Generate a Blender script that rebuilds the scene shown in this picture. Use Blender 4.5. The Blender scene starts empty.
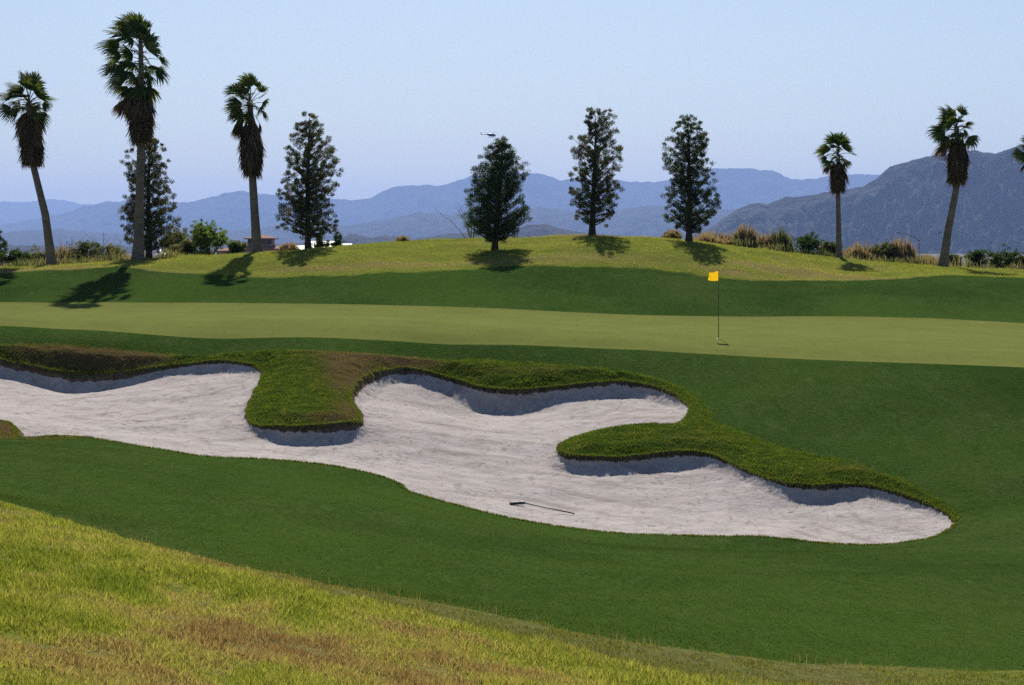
import bpy, math, random
import numpy as np
from mathutils import Vector, Matrix

PI = math.pi
F = 2310.0            # focal length in pixels of the 1024 px wide frame
HY = 250.0            # image row of the horizon
CZ = 7.0              # camera height
rng = np.random.default_rng(11)
random.seed(5)
S = bpy.context.scene
COL = S.collection

def W(px, py, Y):
    """pixel + distance -> world point"""
    return Vector(((px-512)/F*Y, Y, CZ-(py-HY)/F*Y))

# ------------------------------------------------------------------ noise
_perm = np.random.default_rng(3).permutation(4096).astype(np.int64)
_ga = np.random.default_rng(4).uniform(0, 2*PI, 4096)
_gx, _gy = np.cos(_ga), np.sin(_ga)
def perlin(x, y, seed=0):
    x = np.asarray(x, float); y = np.asarray(y, float)
    xi = np.floor(x).astype(np.int64); yi = np.floor(y).astype(np.int64)
    xf = x-xi; yf = y-yi
    u = xf*xf*xf*(xf*(xf*6-15)+10); v = yf*yf*yf*(yf*(yf*6-15)+10)
    def g(ix, iy, dx, dy):
        h = _perm[(_perm[(ix+seed*37) & 4095]+iy) & 4095]
        return _gx[h]*dx+_gy[h]*dy
    a = g(xi, yi, xf, yf); b = g(xi+1, yi, xf-1, yf)
    c = g(xi, yi+1, xf, yf-1); d = g(xi+1, yi+1, xf-1, yf-1)
    return ((a*(1-u)+b*u)*(1-v)+(c*(1-u)+d*u)*v)*1.5
def fbm(x, y, oct=4, seed=0, gain=.5):
    r = 0; a = 1; f = 1; t = 0
    for k in range(oct):
        r = r+a*perlin(np.asarray(x)*f, np.asarray(y)*f, seed+k*7); t += a; a *= gain; f *= 2.03
    return r/t
def ridged(x, y, oct=5, seed=0):
    r = 0; a = 1; f = 1; t = 0
    for k in range(oct):
        n = 1-np.abs(perlin(np.asarray(x)*f, np.asarray(y)*f, seed+k*5))*1.6
        r = r+a*n*n; t += a; a *= .5; f *= 2.07
    return r/t
def sstep(a, b, x):
    t = np.clip((x-a)/(b-a), 0, 1); return t*t*(3-2*t)

# ------------------------------------------------------------------ objects
def tag(o, label=None, cat=None, group=None, kind=None):
    if label: o['label'] = label
    if cat: o['category'] = cat
    if group: o['group'] = group
    if kind: o['kind'] = kind
    return o
def empty(name, loc, rz=0):
    o = bpy.data.objects.new(name, None); COL.objects.link(o)
    o.location = loc; o.rotation_euler = (0, 0, rz); o.empty_display_size = .3
    return o
def link(name, me, mat, parent=None, smooth=False):
    o = bpy.data.objects.new(name, me); COL.objects.link(o)
    if mat: me.materials.append(mat)
    if parent: o.parent = parent
    if smooth: me.polygons.foreach_set('use_smooth', [True]*len(me.polygons))
    return o
def raw_mesh(name, V, faces, cols=None):
    """V (n,3); faces (m,k) array (k = 3 or 4) or list of such arrays"""
    if not isinstance(faces, list): faces = [faces]
    faces = [np.asarray(f, np.int32) for f in faces if len(f)]
    me = bpy.data.meshes.new(name)
    V = np.asarray(V, np.float32)
    me.vertices.add(len(V)); me.vertices.foreach_set('co', V.ravel())
    loops = np.concatenate([f.ravel() for f in faces])
    tot = np.concatenate([np.full(len(f), f.shape[1], np.int32) for f in faces])
    st = np.concatenate([[0], np.cumsum(tot)[:-1]]).astype(np.int32)
    me.loops.add(len(loops)); me.loops.foreach_set('vertex_index', loops)
    me.polygons.add(len(tot)); me.polygons.foreach_set('loop_start', st)
    me.update(calc_edges=True)
    if cols is not None:
        a = me.color_attributes.new('Col', 'FLOAT_COLOR', 'POINT')
        c = np.ones((len(V), 4), np.float32); c[:, :3] = cols
        a.data.foreach_set('color', c.ravel())
    return me

class MB:
    """collects boxes, tubes and free faces; build() links them as ONE mesh"""
    def __init__(s): s.v = []; s.f = []
    def add(s, vs, fs):
        n = len(s.v); s.v += [tuple(v) for v in vs]; s.f += [tuple(i+n for i in f) for f in fs]
    def box(s, c, d, rz=0):
        cx, cy, cz = c; dx, dy, dz = (q/2 for q in d); ca, sa = math.cos(rz), math.sin(rz)
        vs = []
        for z in (-dz, dz):
            for x, y in ((-dx, -dy), (dx, -dy), (dx, dy), (-dx, dy)):
                vs.append((cx+x*ca-y*sa, cy+x*sa+y*ca, cz+z))
        s.add(vs, [(3, 2, 1, 0), (4, 5, 6, 7), (0, 1, 5, 4), (1, 2, 6, 5), (2, 3, 7, 6), (3, 0, 4, 7)])
    def tube(s, pts, rad, n=8, cap=True, jit=0):
        pts = [Vector(p) for p in pts]; vs = []; fs = []
        if not hasattr(rad, '__len__'): rad = [rad]*len(pts)
        up = None
        for i, p in enumerate(pts):
            d = (pts[min(i+1, len(pts)-1)]-pts[max(i-1, 0)]).normalized()
            if up is None: up = Vector((1, 0, 0)) if abs(d.x) < .8 else Vector((0, 1, 0))
            a = (up-d*up.dot(d)).normalized(); b = d.cross(a); up = a
            for k in range(n):
                t = 2*PI*k/n; r = rad[i]*(1+random.uniform(-jit, jit))
                vs.append(p+a*(r*math.cos(t))+b*(r*math.sin(t)))
        for i in range(len(pts)-1):
            for k in range(n):
                k2 = (k+1) % n
                fs.append((i*n+k, i*n+k2, (i+1)*n+k2, (i+1)*n+k))
        if cap:
            fs.append(tuple(range(n))[::-1]); fs.append(tuple((len(pts)-1)*n+k for k in range(n)))
        s.add(vs, fs)
    def build(s, name, mat, parent=None, smooth=False):
        me = bpy.data.meshes.new(name); me.from_pydata(s.v, [], s.f); me.update()
        return link(name, me, mat, parent, smooth)

# ------------------------------------------------------------------ materials
def newmat(name):
    m = bpy.data.materials.new(name); m.use_nodes = True
    nt = m.node_tree; nt.nodes.clear()
    return m, nt
class N:
    """tiny node helper"""
    def __init__(s, nt): s.nt = nt
    def n(s, t, **kw):
        o = s.nt.nodes.new(t)
        for k, v in kw.items(): setattr(o, k, v)
        return o
    def put(s, sock, v):
        if isinstance(v, bpy.types.NodeSocket): s.nt.links.new(v, sock)
        elif hasattr(sock.default_value, '__len__') and not hasattr(v, '__len__'): sock.default_value = (v, v, v, 1)[:len(sock.default_value)]
        elif hasattr(v, '__len__') and len(sock.default_value) == 4 and len(v) == 3: sock.default_value = (*v, 1)
        else: sock.default_value = v
    def attr(s, name, out='Fac'): return s.n('ShaderNodeAttribute', attribute_name=name).outputs[out]
    def pos(s): return s.n('ShaderNodeNewGeometry').outputs['Position']
    def objpos(s): return s.n('ShaderNodeTexCoord').outputs['Object']
    def scale(s, vec, sc, rot=(0, 0, 0)):
        m = s.n('ShaderNodeMapping'); s.put(m.inputs['Vector'], vec); m.inputs['Scale'].default_value = sc
        m.inputs['Rotation'].default_value = rot
        return m.outputs[0]
    def noise(s, vec, sc, det=3, rough=.55, dist=0, out='Fac'):
        o = s.n('ShaderNodeTexNoise'); s.put(o.inputs['Vector'], vec); o.inputs['Scale'].default_value = sc
        o.inputs['Detail'].default_value = det; o.inputs['Roughness'].default_value = rough
        o.inputs['Distortion'].default_value = dist
        return o.outputs[out]
    def rampf(s, v, a, b, lo=0, hi=1):
        o = s.n('ShaderNodeMapRange', interpolation_type='SMOOTHSTEP'); s.put(o.inputs['Value'], v)
        o.inputs['From Min'].default_value = a; o.inputs['From Max'].default_value = b
        o.inputs['To Min'].default_value = lo; o.inputs['To Max'].default_value = hi
        return o.outputs[0]
    def math(s, op, a, b=0, c=0):
        o = s.n('ShaderNodeMath', operation=op); s.put(o.inputs[0], a); s.put(o.inputs[1], b); s.put(o.inputs[2], c)
        return o.outputs[0]
    def mix(s, f, a, b, mode='MIX'):
        o = s.n('ShaderNodeMix', data_type='RGBA', blend_type=mode, clamp_factor=True)
        s.put(o.inputs[0], f); s.put(o.inputs[6], a); s.put(o.inputs[7], b)
        return o.outputs[2]
    def bump(s, h, dist, strength=1, normal=None):
        o = s.n('ShaderNodeBump'); s.put(o.inputs['Height'], h); o.inputs['Distance'].default_value = dist
        s.put(o.inputs['Strength'], strength)
        if normal is not None: s.put(o.inputs['Normal'], normal)
        return o.outputs[0]
    def principled(s, col, rough=.8, spec=.3, normal=None, **kw):
        o = s.n('ShaderNodeBsdfPrincipled'); s.put(o.inputs['Base Color'], col); s.put(o.inputs['Roughness'], rough)
        s.put(o.inputs['Specular IOR Level'], spec)
        if normal is not None: s.put(o.inputs['Normal'], normal)
        for k, v in kw.items(): s.put(o.inputs[k], v)
        return o.outputs[0]
    def out(s, sh, vol=None):
        o = s.n('ShaderNodeOutputMaterial')
        if sh is not None: s.nt.links.new(sh, o.inputs['Surface'])
        if vol is not None: s.nt.links.new(vol, o.inputs['Volume'])

def mat_simple(name, col, rough=.7, spec=.3, var=.25, scale=6, bumpd=0, metal=0):
    m, nt = newmat(name); k = N(nt); p = k.objpos()
    n1 = k.noise(p, scale, 5, .6)
    c = k.mix(k.rampf(n1, .3, .7), [q*(1-var) for q in col], [min(1, q*(1+var)) for q in col])
    nm = k.bump(k.noise(p, scale*4, 4), bumpd) if bumpd else None
    k.out(k.principled(c, rough, spec, nm, Metallic=metal)); return m
def mat_leaf(name, transl=.45, rough=.6, spec=.2, tint=(1, 1, 1)):
    """leaf / blade: reflects and lets light through; the colour comes with the mesh"""
    m, nt = newmat(name); k = N(nt)
    c = k.attr('Col', 'Color')
    t = k.n('ShaderNodeBsdfTranslucent'); k.put(t.inputs[0], k.mix(1.0, c, (1.25*tint[0], 1.15*tint[1], .6*tint[2]), 'MULTIPLY'))
    ms = k.n('ShaderNodeMixShader'); ms.inputs[0].default_value = transl
    nt.links.new(k.principled(c, rough, spec), ms.inputs[1]); nt.links.new(t.outputs[0], ms.inputs[2])
    k.out(ms.outputs[0]); return m

M = {}
M['blade'] = mat_leaf('grass_blade', .5, .9, .03)
M['needle'] = mat_leaf('pine_needle', .3, .7, .2)
M['frond'] = mat_leaf('palm_frond', .3, .75, .08)
M['leaf'] = mat_leaf('shrub_leaf', .5, .8, .1)
M['bark'] = mat_simple('pine_bark', (.07, .052, .04), .9, .1, .4, 9, .02)
M['twig'] = mat_simple('twig', (.13, .10, .075), .9, .1, .3, 9)
M['paletwig'] = mat_simple('pale_twig', (.34, .31, .27), .9, .1, .2, 9)
M['yellow'] = mat_simple('flag_cloth', (.85, .50, .01), .7, .2, .08, 8)
M['pole'] = mat_simple('pole_paint', (.10, .10, .03), .5, .4, .15, 5)
M['white'] = mat_simple('white_paint', (.78, .77, .74), .6, .3, .05, 1)
M['cup'] = mat_simple('cup_plastic', (.5, .5, .5), .5, .3, .1, 20)
M['rakehead'] = mat_simple('rake_plastic', (.025, .03, .035), .5, .4, .2, 20)
M['handle'] = mat_simple('rake_handle', (.05, .075, .05), .5, .4, .2, 6)
M['stucco'] = mat_simple('stucco', (.36, .27, .20), .9, .1, .12, 1.2)
M['rooftile'] = mat_simple('roof_tile', (.27, .15, .10), .9, .1, .25, 3, .03)
M['glass'] = mat_simple('dark_glass', (.02, .025, .03), .15, .5, .1, 1)
M['heli'] = mat_simple('helicopter_paint', (.035, .04, .06), .4, .5, .1, 1)
M['steel'] = mat_simple('galvanised_steel', (.25, .26, .27), .5, .4, .15, 3)

# palm trunk
m, nt = newmat('palm_trunk'); k = N(nt); p = k.objpos()
rings = k.n('ShaderNodeTexWave', wave_type='BANDS', bands_direction='Z'); k.put(rings.inputs[0], p)
rings.inputs['Scale'].default_value = 3.4; rings.inputs['Distortion'].default_value = 9; rings.inputs['Detail'].default_value = 3
c = k.mix(k.rampf(k.noise(k.scale(p, (1.2, 1.2, 2.5)), 2.6, 6), .3, .7), (.17, .13, .098), (.27, .215, .165))
c = k.mix(k.math('MULTIPLY', k.rampf(rings.outputs[0], .0, .5, 1, 0), .2), c, (.10, .08, .062))
k.out(k.principled(c, .9, .1, k.bump(rings.outputs[0], .004)))
M['palm_trunk'] = m

# ------------------------------------------------------------------ terrain control points (px, py, Y)
LIP = [ # far / side / near outline of the bunker : px, py, Y, drop of the lip in metres
 (-300,366,66,.30),(-200,360,67,.40),(-120,357,67,.42),(-60,358,66.5,.42),(0,362,66,.40),(38,369.5,66,.46),(64,374,66,.52),(89,376,66,.48),(132,373,66,.34),(155,369,66,.27),(178,366,66,.24),(216,362,65.8,.30),(244,364.5,65.2,.26),(256,368,64.8,.18),
 (262,374.5,64,.12),(254.6,391,61.5,.13),(248,406,59.5,.15),(246.5,418,57.9,.07),(258,426,57,.17),(289,428,56.6,.34),(314,427.5,56.6,.38),(340,425,57,.36),(356,423,57.3,.22),
 (361,417.6,58,.10),(359,410,59,.16),(352,400,60.5,.20),(353.6,391,62,.28),(362.5,381,63.8,.30),(378,373,65.3,.30),(403,370,66.2,.36),(428,373,66.0,.32),(444,378,65.9,.34),(459,382,65.6,.42),(478,388,65,.55),
 (500,391,64.8,.64),(519,391.5,64.7,.56),(545,389.5,64.9,.36),(565,387.5,65,.30),(587,385,65.2,.36),(619,383,65.3,.38),(650,387,64.7,.36),(675,396,63.5,.26),(689,407,62,.10),(686,416,60.8,.10),(675,424,59.8,.12),(659,426,59.6,.14),
 (631,427,59.6,.15),(600,430.6,59.3,.15),(575,437,58.6,.15),(560,444,57.7,.20),(558,449.4,57,.25),(566,456,56.2,.30),(587,458,55.9,.34),(619,459,55.8,.34),(650,456,56.1,.30),(681,453,56.3,.34),(700,454,56.2,.28),(719,458.5,55.7,.24),
 (747,471,54.6,.17),(779,483,53.6,.24),(807,487,53.2,.30),(836,486,53.3,.26),(864,486,53.3,.21),(896,493,52.7,.18),(921,501,52,.13),(943,511,51.2,.12),(954,520,50.5,.08),(950,528,49.8,.07),(931,537.7,49,.07),(905,542,48.6,.06),
 (877,544.6,48.4,.06),(842,544,48.4,.05),(811,542,48.5,.05),(779,538,48.6,.05),(747,536,48.7,.05),(700,536,48.6,.05),(681,535,48.6,.05),(634,534,48.6,.05),(594,530.6,48.8,.05),(556,526,49,.05),(519,519.7,49.3,.05),(487,512.5,49.6,.06),
 (453,504,50,.06),(428,497,50.4,.08),(409,491,50.8,.10),(401,484,51.3,.10),(378,475,51.8,.07),(342,467,52,.05),(309,462.6,52,.05),(271,459.5,52,.05),(238,458,52,.05),(200,455.7,52,.05),(178,452,52.2,.05),(140,445.7,52.6,.05),
 (109,440.6,53,.05),(84,437,53.2,.05),(56,436.5,53.2,.05),(25,437.5,53,.08),(18,435,53.4,.12),(17,429,54,.12),(10,423,54.8,.08),(0,420.5,55.2,.06),(-20,418,55.5,.06),(-60,417,55.8,.06),(-160,416,56,.06),(-280,400,58,.1),(-330,380,62,.2)]
OUTER = [ # outer edge of the long-grass band on the far side of the bunker
 (-300,350,68),(-120,344,67.6),(0,343.5,67.3),(50,342.5,67.4),(100,346,67.3),(150,352,67.1),(200,357,66.9),(235,356,66.9),(270,352,67.0),(320,350.5,67.0),(380,354,67.4),(430,358.5,67.4),(480,359,67.3),(540,362,67),(600,368,66.6),(650,377,65.8),(685,389,64.4),(703,401,62.9),(712,414,61.2),(722,424,60),
 (760,439,58.3),(800,451,57),(850,461,55.8),(900,479,54.1),(940,500,52.3),(960,515,51)]
GF = [(-300,318,70),(0,326,69),(60,329,69),(127,332.7,68.9),(260,338,68.6),(400,341.5,68.6),(512,345,68.5),(587,348,68.4),(640,350,68.3),(715,354.5,68),(860,361.5,67.3),(1024,367.5,66.8),(1300,378,66)]
GB = [(-300,304,94),(0,302,94.5),(100,302,94.5),(200,302.5,93),(300,303.5,91),(400,305.5,89),(460,307,88.3),(560,311.5,87.5),(640,315,87),(750,316.5,87),(860,316.5,87),(940,318.5,87),(1024,323,86),(1300,335,84)]
HB = [(-300,284,102),(0,273,103),(60,270,103.3),(120,267,103.5),(160,272,102),(200,275,100.5),(277,277,98.8),(324,276,98.2),(394,272,98.2),(460,269.5,98.5),(500,267,99),(560,265,99),(640,269.5,98.5),(684,274,98),(728,279,97.5),(786,281,98),(840,281,99),(907,278,101),(951,275,103),(1024,278,104),(1300,290,106)]
RG = [(-300,282,116),(0,270,114),(55,266,112),(111,262.6,111),(139,260,110.5),(200,256,110),(248,254,110),(286,251,110),(324,248,110),(365,244.6,110),(409,241.6,110),(460,240,110),(527,238,110),(571,235.5,110),(615,236,110),(640,238,110),(684,240,110),(728,245,111),(757,250,112),(800,255,113),(840,259,114),(878,262,115),(937,266.5,116),(995,269.5,117),(1024,271,118),(1300,283,120)]
NB = [(-300,455,30),(0,500,25),(90,527,23.6),(160,547,22.8),(240,567,22),(300,580,21.6),(400,597,20.8),(478,611,20.4),(568,630,19.9),(650,645,19.6),(732,655,20),(800,661,20.6),(900,667,21.4),(1024,671,22),(1300,676,24)]
C = [tuple(p[:3]) for p in LIP]+OUTER+GF+GB+HB+RG+NB
C += [(0,685,9),(0,600,12.5),(0,540,18),(256,685,11),(256,620,15),(512,685,14),(420,640,15.8),(640,668,16.8),(768,685,17.6),(1024,690,20),(-300,685,6.5),(-300,560,14),(1300,700,20),
 (0,470,36),(256,510,33),(512,600,25.5),(512,550,36),(768,600,28.5),(768,562,38),(1024,600,31),(1024,560,38.5),(1024,520,48),(1024,480,53),(1024,440,58),(1024,400,62.5),(850,420,60),(760,400,62.5),(-300,440,50),(-300,420,56),(1300,520,48),(1300,440,58),(900,600,29.5),(640,575,31),
 (0,452,44),(100,505,30),(100,467,40),(100,447,48),(200,484,40),(200,466,47),(300,522,33),(300,494,40),(300,477,46),(400,563,28),(400,530,36),(400,507,43),(512,531,42),(600,602,25.5),(600,583,30),(600,560,36),(600,545,42),(700,550,42),(800,563,38),(800,552,43),(-300,445,45),
 (300,390,61.6),(310,365,64.8),(305,410,59.0),(640,440,57.9),(740,462,55.8),(800,474,54.9),
 (512,290,93),(200,288,97),(100,284,99),(800,299,92),(0,287,99),(1024,301,94),(512,325,78),(0,313,78),(1024,342,76),(800,334,76),(718,338,72.5),(512,877,7),(512,1232,4),(512,1850,2.5),(0,800,6.8),(0,1060,4),(0,1650,2.2),(1024,790,14),(1024,930,9),(1024,1230,5),(1024,1850,2.5),(1300,800,14),(1300,1000,7),(-300,800,5),(-300,1400,2.5),
 (495,251,105),(560,246,103.6),(595,245,103.2),(640,247,103),(695,252,102.6),(308,257,102.7),(400,254,104),(800,268,105),(100,265,106.5),(900,270,108),(1024,274.5,111)]
for px, py, Y in RG:
    C.append((px, HY+(7-(CZ-(py-HY)/F*Y)+1.2)/(Y+14)*F, Y+14)) if False else None
    z = -(py-HY)/F*Y
    C.append((px, HY-(z-.9)/(Y+12)*F, Y+12)); C.append((px, HY-(z-4.5)/(Y+40)*F, Y+40))
for px in (-700, 1700):
    C += [(px, 540, 12), (px, 420, 50), (px, 330, 80), (px, 290, 110)]
C = [(a, b, c) for a, b, c in C]
C = np.array(C, float)
ca = np.stack([(C[:, 0]-512)/F, np.log(C[:, 2])], 1); cs = (C[:, 1]-HY)/F
def tps_k(r2): return np.where(r2 > 1e-14, .5*r2*np.log(np.maximum(r2, 1e-14)), 0)
def tps_fit(P, v, reg):
    n = len(P); d = ((P[:, None]-P[None])**2).sum(-1)
    A = np.zeros((n+3, n+3)); A[:n, :n] = tps_k(d)+np.eye(n)*reg
    A[:n, n] = 1; A[:n, n+1:] = P; A[n, :n] = 1; A[n+1:, :n] = P.T
    return np.linalg.solve(A, np.concatenate([v, [0, 0, 0]]))
def tps_eval(P, w, Q):
    out = np.empty(len(Q)); n = len(P)
    for i in range(0, len(Q), 20000):
        q = Q[i:i+20000]
        d = (q[:, :1]-P[None, :, 0])**2+(q[:, 1:]-P[None, :, 1])**2
        out[i:i+20000] = tps_k(d)@w[:n]+w[n]+q@w[n+1:]
    return out
w_s = tps_fit(ca, cs, 2e-6)
def base_z(x, Y):
    x = np.asarray(x, float); Y = np.asarray(Y, float)
    q = np.stack([(x/Y).ravel(), np.log(Y).ravel()], 1)
    s = tps_eval(ca, w_s, q).reshape(Y.shape)
    z = CZ-s*Y
    return z
# outlines in plan view
def plan(L): return np.array([((p[0]-512)/F*p[2], p[2]) for p in L])
def densify(P, h, n=4):   # closed Catmull-Rom
    m = len(P); out = []; hh = []
    for i in range(m):
        p0, p1, p2, p3 = P[i-1], P[i], P[(i+1) % m], P[(i+2) % m]
        for k in range(n):
            t = k/n
            out.append(.5*(2*p1+(p2-p0)*t+(2*p0-5*p1+4*p2-p3)*t*t+(3*p1-p0-3*p2+p3)*t**3))
            hh.append(h[i]*(1-t)+h[(i+1) % m]*t)
    return np.array(out), np.array(hh)
BP, BH = densify(plan(LIP), np.array([p[3]*.80 for p in LIP]))
OP, _ = densify(np.concatenate([plan(OUTER), plan([(p[0], p[1], p[2]) for p in LIP if p[2] >= 50.4 and p[3] > .065 and p[0] > -310][::-1] if False else [LIP[i] for i in range(66, -1, -1)])]), np.zeros(len(OUTER)+67), 2)
def inside(P, x, y):
    r = np.zeros(x.shape, bool); n = len(P)
    for i in range(n):
        x1, y1 = P[i]; x2, y2 = P[(i+1) % n]
        if y1 == y2: continue
        c = ((y1 > y) != (y2 > y)) & (x < (x2-x1)*(y-y1)/(y2-y1)+x1)
        r ^= c
    return r
def sdist(P, x, y, H=None):
    """signed distance (positive inside) and, if H, the value carried by the nearest outline point"""
    best = np.full(x.shape, 1e9); hb = np.zeros(x.shape); n = len(P)
    for i in range(n):
        a = P[i]; d = P[(i+1) % n]-a; l2 = d@d
        if l2 < 1e-12: continue
        t = np.clip(((x-a[0])*d[0]+(y-a[1])*d[1])/l2, 0, 1)
        r = (x-a[0]-t*d[0])**2+(y-a[1]-t*d[1])**2
        m = r < best; best = np.where(m, r, best)
        if H is not None: hb = np.where(m, H[i]*(1-t)+H[(i+1) % n]*t, hb)
    s = np.where(inside(P, x, y), 1, -1)*np.sqrt(best)
    return (s, hb) if H is not None else s
# sand floor: surface through (rim - drop)
bz = base_z(BP[::3, 0], BP[::3, 1])-BH[::3]
w_f = tps_fit(BP[::3]/20., bz, 3e-4)
def floor_z(x, y): return tps_eval(BP[::3]/20., w_f, np.stack([x.ravel(), y.ravel()], 1)/20.).reshape(x.shape)
def bound(L, x, Y):
    P = plan(L); u = P[:, 0]/P[:, 1]
    return np.interp(x/Y, u, P[:, 1])
def wob(x, Y, sc=.8, a=.1, seed=0): return fbm(x*sc, Y*sc, 3, seed)*a
def gauss(x, Y, px, py, Yc, rx, ry):
    cx = (px-512)/F*Yc
    return np.exp(-((x-cx)/rx)**2-((Y-Yc)/ry)**2)

def fields(x, Y, with_z=True):
    """everything about the ground at plan points"""
    f = {}
    sh = x.shape
    near = (Y > 44) & (Y < 72)
    sd = np.full(sh, -30.); hb = np.zeros(sh); ol = np.full(sh, -30.)
    if near.any():
        xs, ys = x[near], Y[near]
        wx = fbm(xs*1.7, ys*1.7, 3, 21)*.07+fbm(xs*6, ys*6, 2, 22)*.045
        s_, h_ = sdist(BP, xs+wx, ys-wx, BH); sd[near] = s_; hb[near] = h_
        ol[near] = sdist(OP, xs, ys)
    f['sd'] = sd
    f['lip'] = ol+wob(x, Y, 1.2, .12, 5)
    f['lip'] = np.maximum(f['lip'], np.where(gauss(x, Y, 0, 430, 53.6, 2.2, 1.2) > .3, .2, -9))
    f['green'] = np.minimum(Y-bound(GF, x, Y), bound(GB, x, Y)-Y)
    f['hill'] = Y-bound(HB, x, Y)+fbm(x*.25, Y*.25, 3, 8)*1.0
    f['near'] = bound(NB, x, Y)-Y+fbm(x*1.1, Y*1.1, 3, 9)*.5
    dry = np.zeros(sh)
    # brown / worn turf where the photograph has it
    for a in [(60,352,66.8,2.0,.9,.42),(110,358,66.7,1.6,.8,.6),(150,365,66.5,1.0,.6,.5),(20,355,66.6,1.4,.8,.3),(348,362,65.6,1.1,2.2,.9),(345,385,62.5,.7,2.2,.75),(352,415,58.6,.6,1.5,.85),(320,424,57.2,1.0,.5,.6),(300,360,66.2,.8,.7,.3),(395,362,66.8,1.2,.7,.8),
              (425,363,66.7,.8,.5,.5),(490,372,66,1.4,.5,.4),(555,375,66,1.0,.5,.4),(855,474,54.6,.9,.6,.6),(690,444,57.3,1.1,.7,.4),(0,428,54.3,2.8,2.0,1.3),(395,484,51.0,.35,.5,.9),(410,492,50.6,.3,.3,.6)]:
        dry = dry+gauss(x, Y, a[0], a[1], a[2], a[3], a[4])*a[5]
    hd = fbm(x*.12+3, Y*.2, 4, 14)
    hill_d = sstep(.0, .35, hd)*.5+sstep(0, 2, 3.0-np.abs(Y-bound(HB, x, Y)))*.45*sstep(-.35, .25, hd)
    for a in [(600,262,100.5,4,1.8,.6),(330,266,100.5,6,1.6,.4),(60,266,105,6,1.5,.4),(800,272,101.5,4,1.4,.9),(700,246,108,2,2,.5),(480,245,107,2,2,.3),(595,237,110,2.5,1.5,.8)]:
        hill_d = hill_d+gauss(x, Y, a[0], a[1], a[2], a[3], a[4])*a[5]
    nd = sstep(.05, .4, fbm(x*.9+7, Y*.35, 4, 15))*.75
    for a in [(90,655,9.8,1.1,.7,.8),(220,625,13.6,1.0,.8,.8),(60,600,12.6,.9,.5,.4),(30,640,10.6,.7,.5,.6),(330,650,12.2,.8,.5,.35),(150,600,14,1.0,.5,.4),(250,683,10.4,.8,.4,.6),(560,683,14.6,1.2,.6,.8),(180,545,21.5,2.2,.8,.5),(330,585,20,1.5,.8,.4)]:
        nd = nd+gauss(x, Y, a[0], a[1], a[2], a[3], a[4])*a[5]
    f['dry'] = np.clip(np.where(Y > 90, hill_d, np.where(Y < 35, nd, dry)), 0, 1)
    # grey weedy strip between the fairway and the long grass in front
    u = x/Y
    f['weed'] = sstep(-.18, -.05, u)*sstep(.30, .12, u)*sstep(3.3, 2.2, f['near'])*sstep(-.1, .3, f['near'])
    if with_z:
        z = base_z(x, Y)
        lipm = sstep(0, .5, f['lip'])*(sd < 0)
        z = z+lipm*(fbm(x*1.3, Y*1.3, 3, 31)*.07+.03)
        tb = np.clip(ol/np.maximum(ol-sd, 1e-3), 0, 1)*(sd < 0)*(ol > 0)
        z = z+np.sin(np.pi*tb**1.5)*.2*np.clip((ol-sd)/1.5, 0, 1)
        z = z+np.where(sd < 0, np.exp(-np.abs(sd)/.12)*np.clip(hb-.1, 0, .12)*.5, 0)     # rolled-over turf edge
        z = z+(f['near'] > 0)*sstep(0, 1, f['near'])*fbm(x*.8, Y*.8, 3, 41)*.05+sstep(0, 2, f['hill'])*fbm(x*.35, Y*.35, 3, 51)*.16
        z = z-sstep(0, .4, f['green'])*.015
        ins = sd > 0
        if ins.any():
            xs, ys = x[ins], Y[ins]
            fz = floor_z(xs, ys)-.16*(1-np.exp(-sd[ins]/2.0))-hb[ins]*.12*np.exp(-sd[ins]/1.2)
            fz = fz+fbm(xs*.45, ys*.45, 3, 61)*.10+fbm(xs*2.6, ys*1.9, 3, 62)*.016*sstep(.1, .8, sd[ins])
            # rake furrows following slow curves, plus footprints and scuffs near the faces
            ph = (xs*.35+ys)*9+fbm(xs*.22, ys*.22, 2, 63)*26
            fz = fz+np.sin(ph)*.0035*sstep(-.15, .25, fbm(xs*.3, ys*.3, 2, 64))*sstep(.3, .9, sd[ins])
            bump = fbm(xs*5, ys*4, 2, 65); fz = fz-np.clip(bump-.12, 0, 1)*.06*sstep(.05, .3, fbm(xs*.4+9, ys*.5, 3, 66))
            w = sstep(-.01, .06, sd[ins])
            # soft pile of sand against the face, at the angle of repose
            hbi = hb[ins]; run = .12+hbi*1.05*(1+fbm(xs*1.4, ys*.3, 3, 67, .7)*1.0); pile = (hbi*.88)*np.clip(1-sd[ins]/run, 0, 1)**1.35+fbm(xs*6, ys*6, 2, 68)*.035*np.exp(-sd[ins]/.5)
            z[ins] = z[ins]*(1-w)+(fz+pile)*w
        f['z'] = z
    return f

# ------------------------------------------------------------------ ground mesh
ucol = np.unique(np.concatenate([np.linspace(-.62, -.26, 40), np.linspace(-.26, .26, 820), np.linspace(.26, .62, 40)]))
rows = np.concatenate([np.geomspace(1.2, 6, 20)[:-1], np.arange(6, 26, .11), np.arange(26, 47, .2), np.arange(47, 69.2, .055), np.arange(69.2, 86, .35), np.arange(86, 122, .25), np.geomspace(122, 190, 18)])
UU, YY = np.meshgrid(ucol, rows)
XX = UU*YY
fl = fields(XX, YY)
ZZ = fl['z']
edge = np.maximum(sstep(.40, .62, np.abs(UU)), sstep(150, 190, YY))
ZZ = ZZ*(1-edge)+np.minimum(ZZ, -1.6)*edge
ny, nx = YY.shape
Vg = np.stack([XX, YY, ZZ], -1).reshape(-1, 3)
idx = np.arange(ny*nx).reshape(ny, nx)
Fq = np.stack([idx[:-1, :-1], idx[:-1, 1:], idx[1:, 1:], idx[1:, :-1]], -1).reshape(-1, 4)
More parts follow.
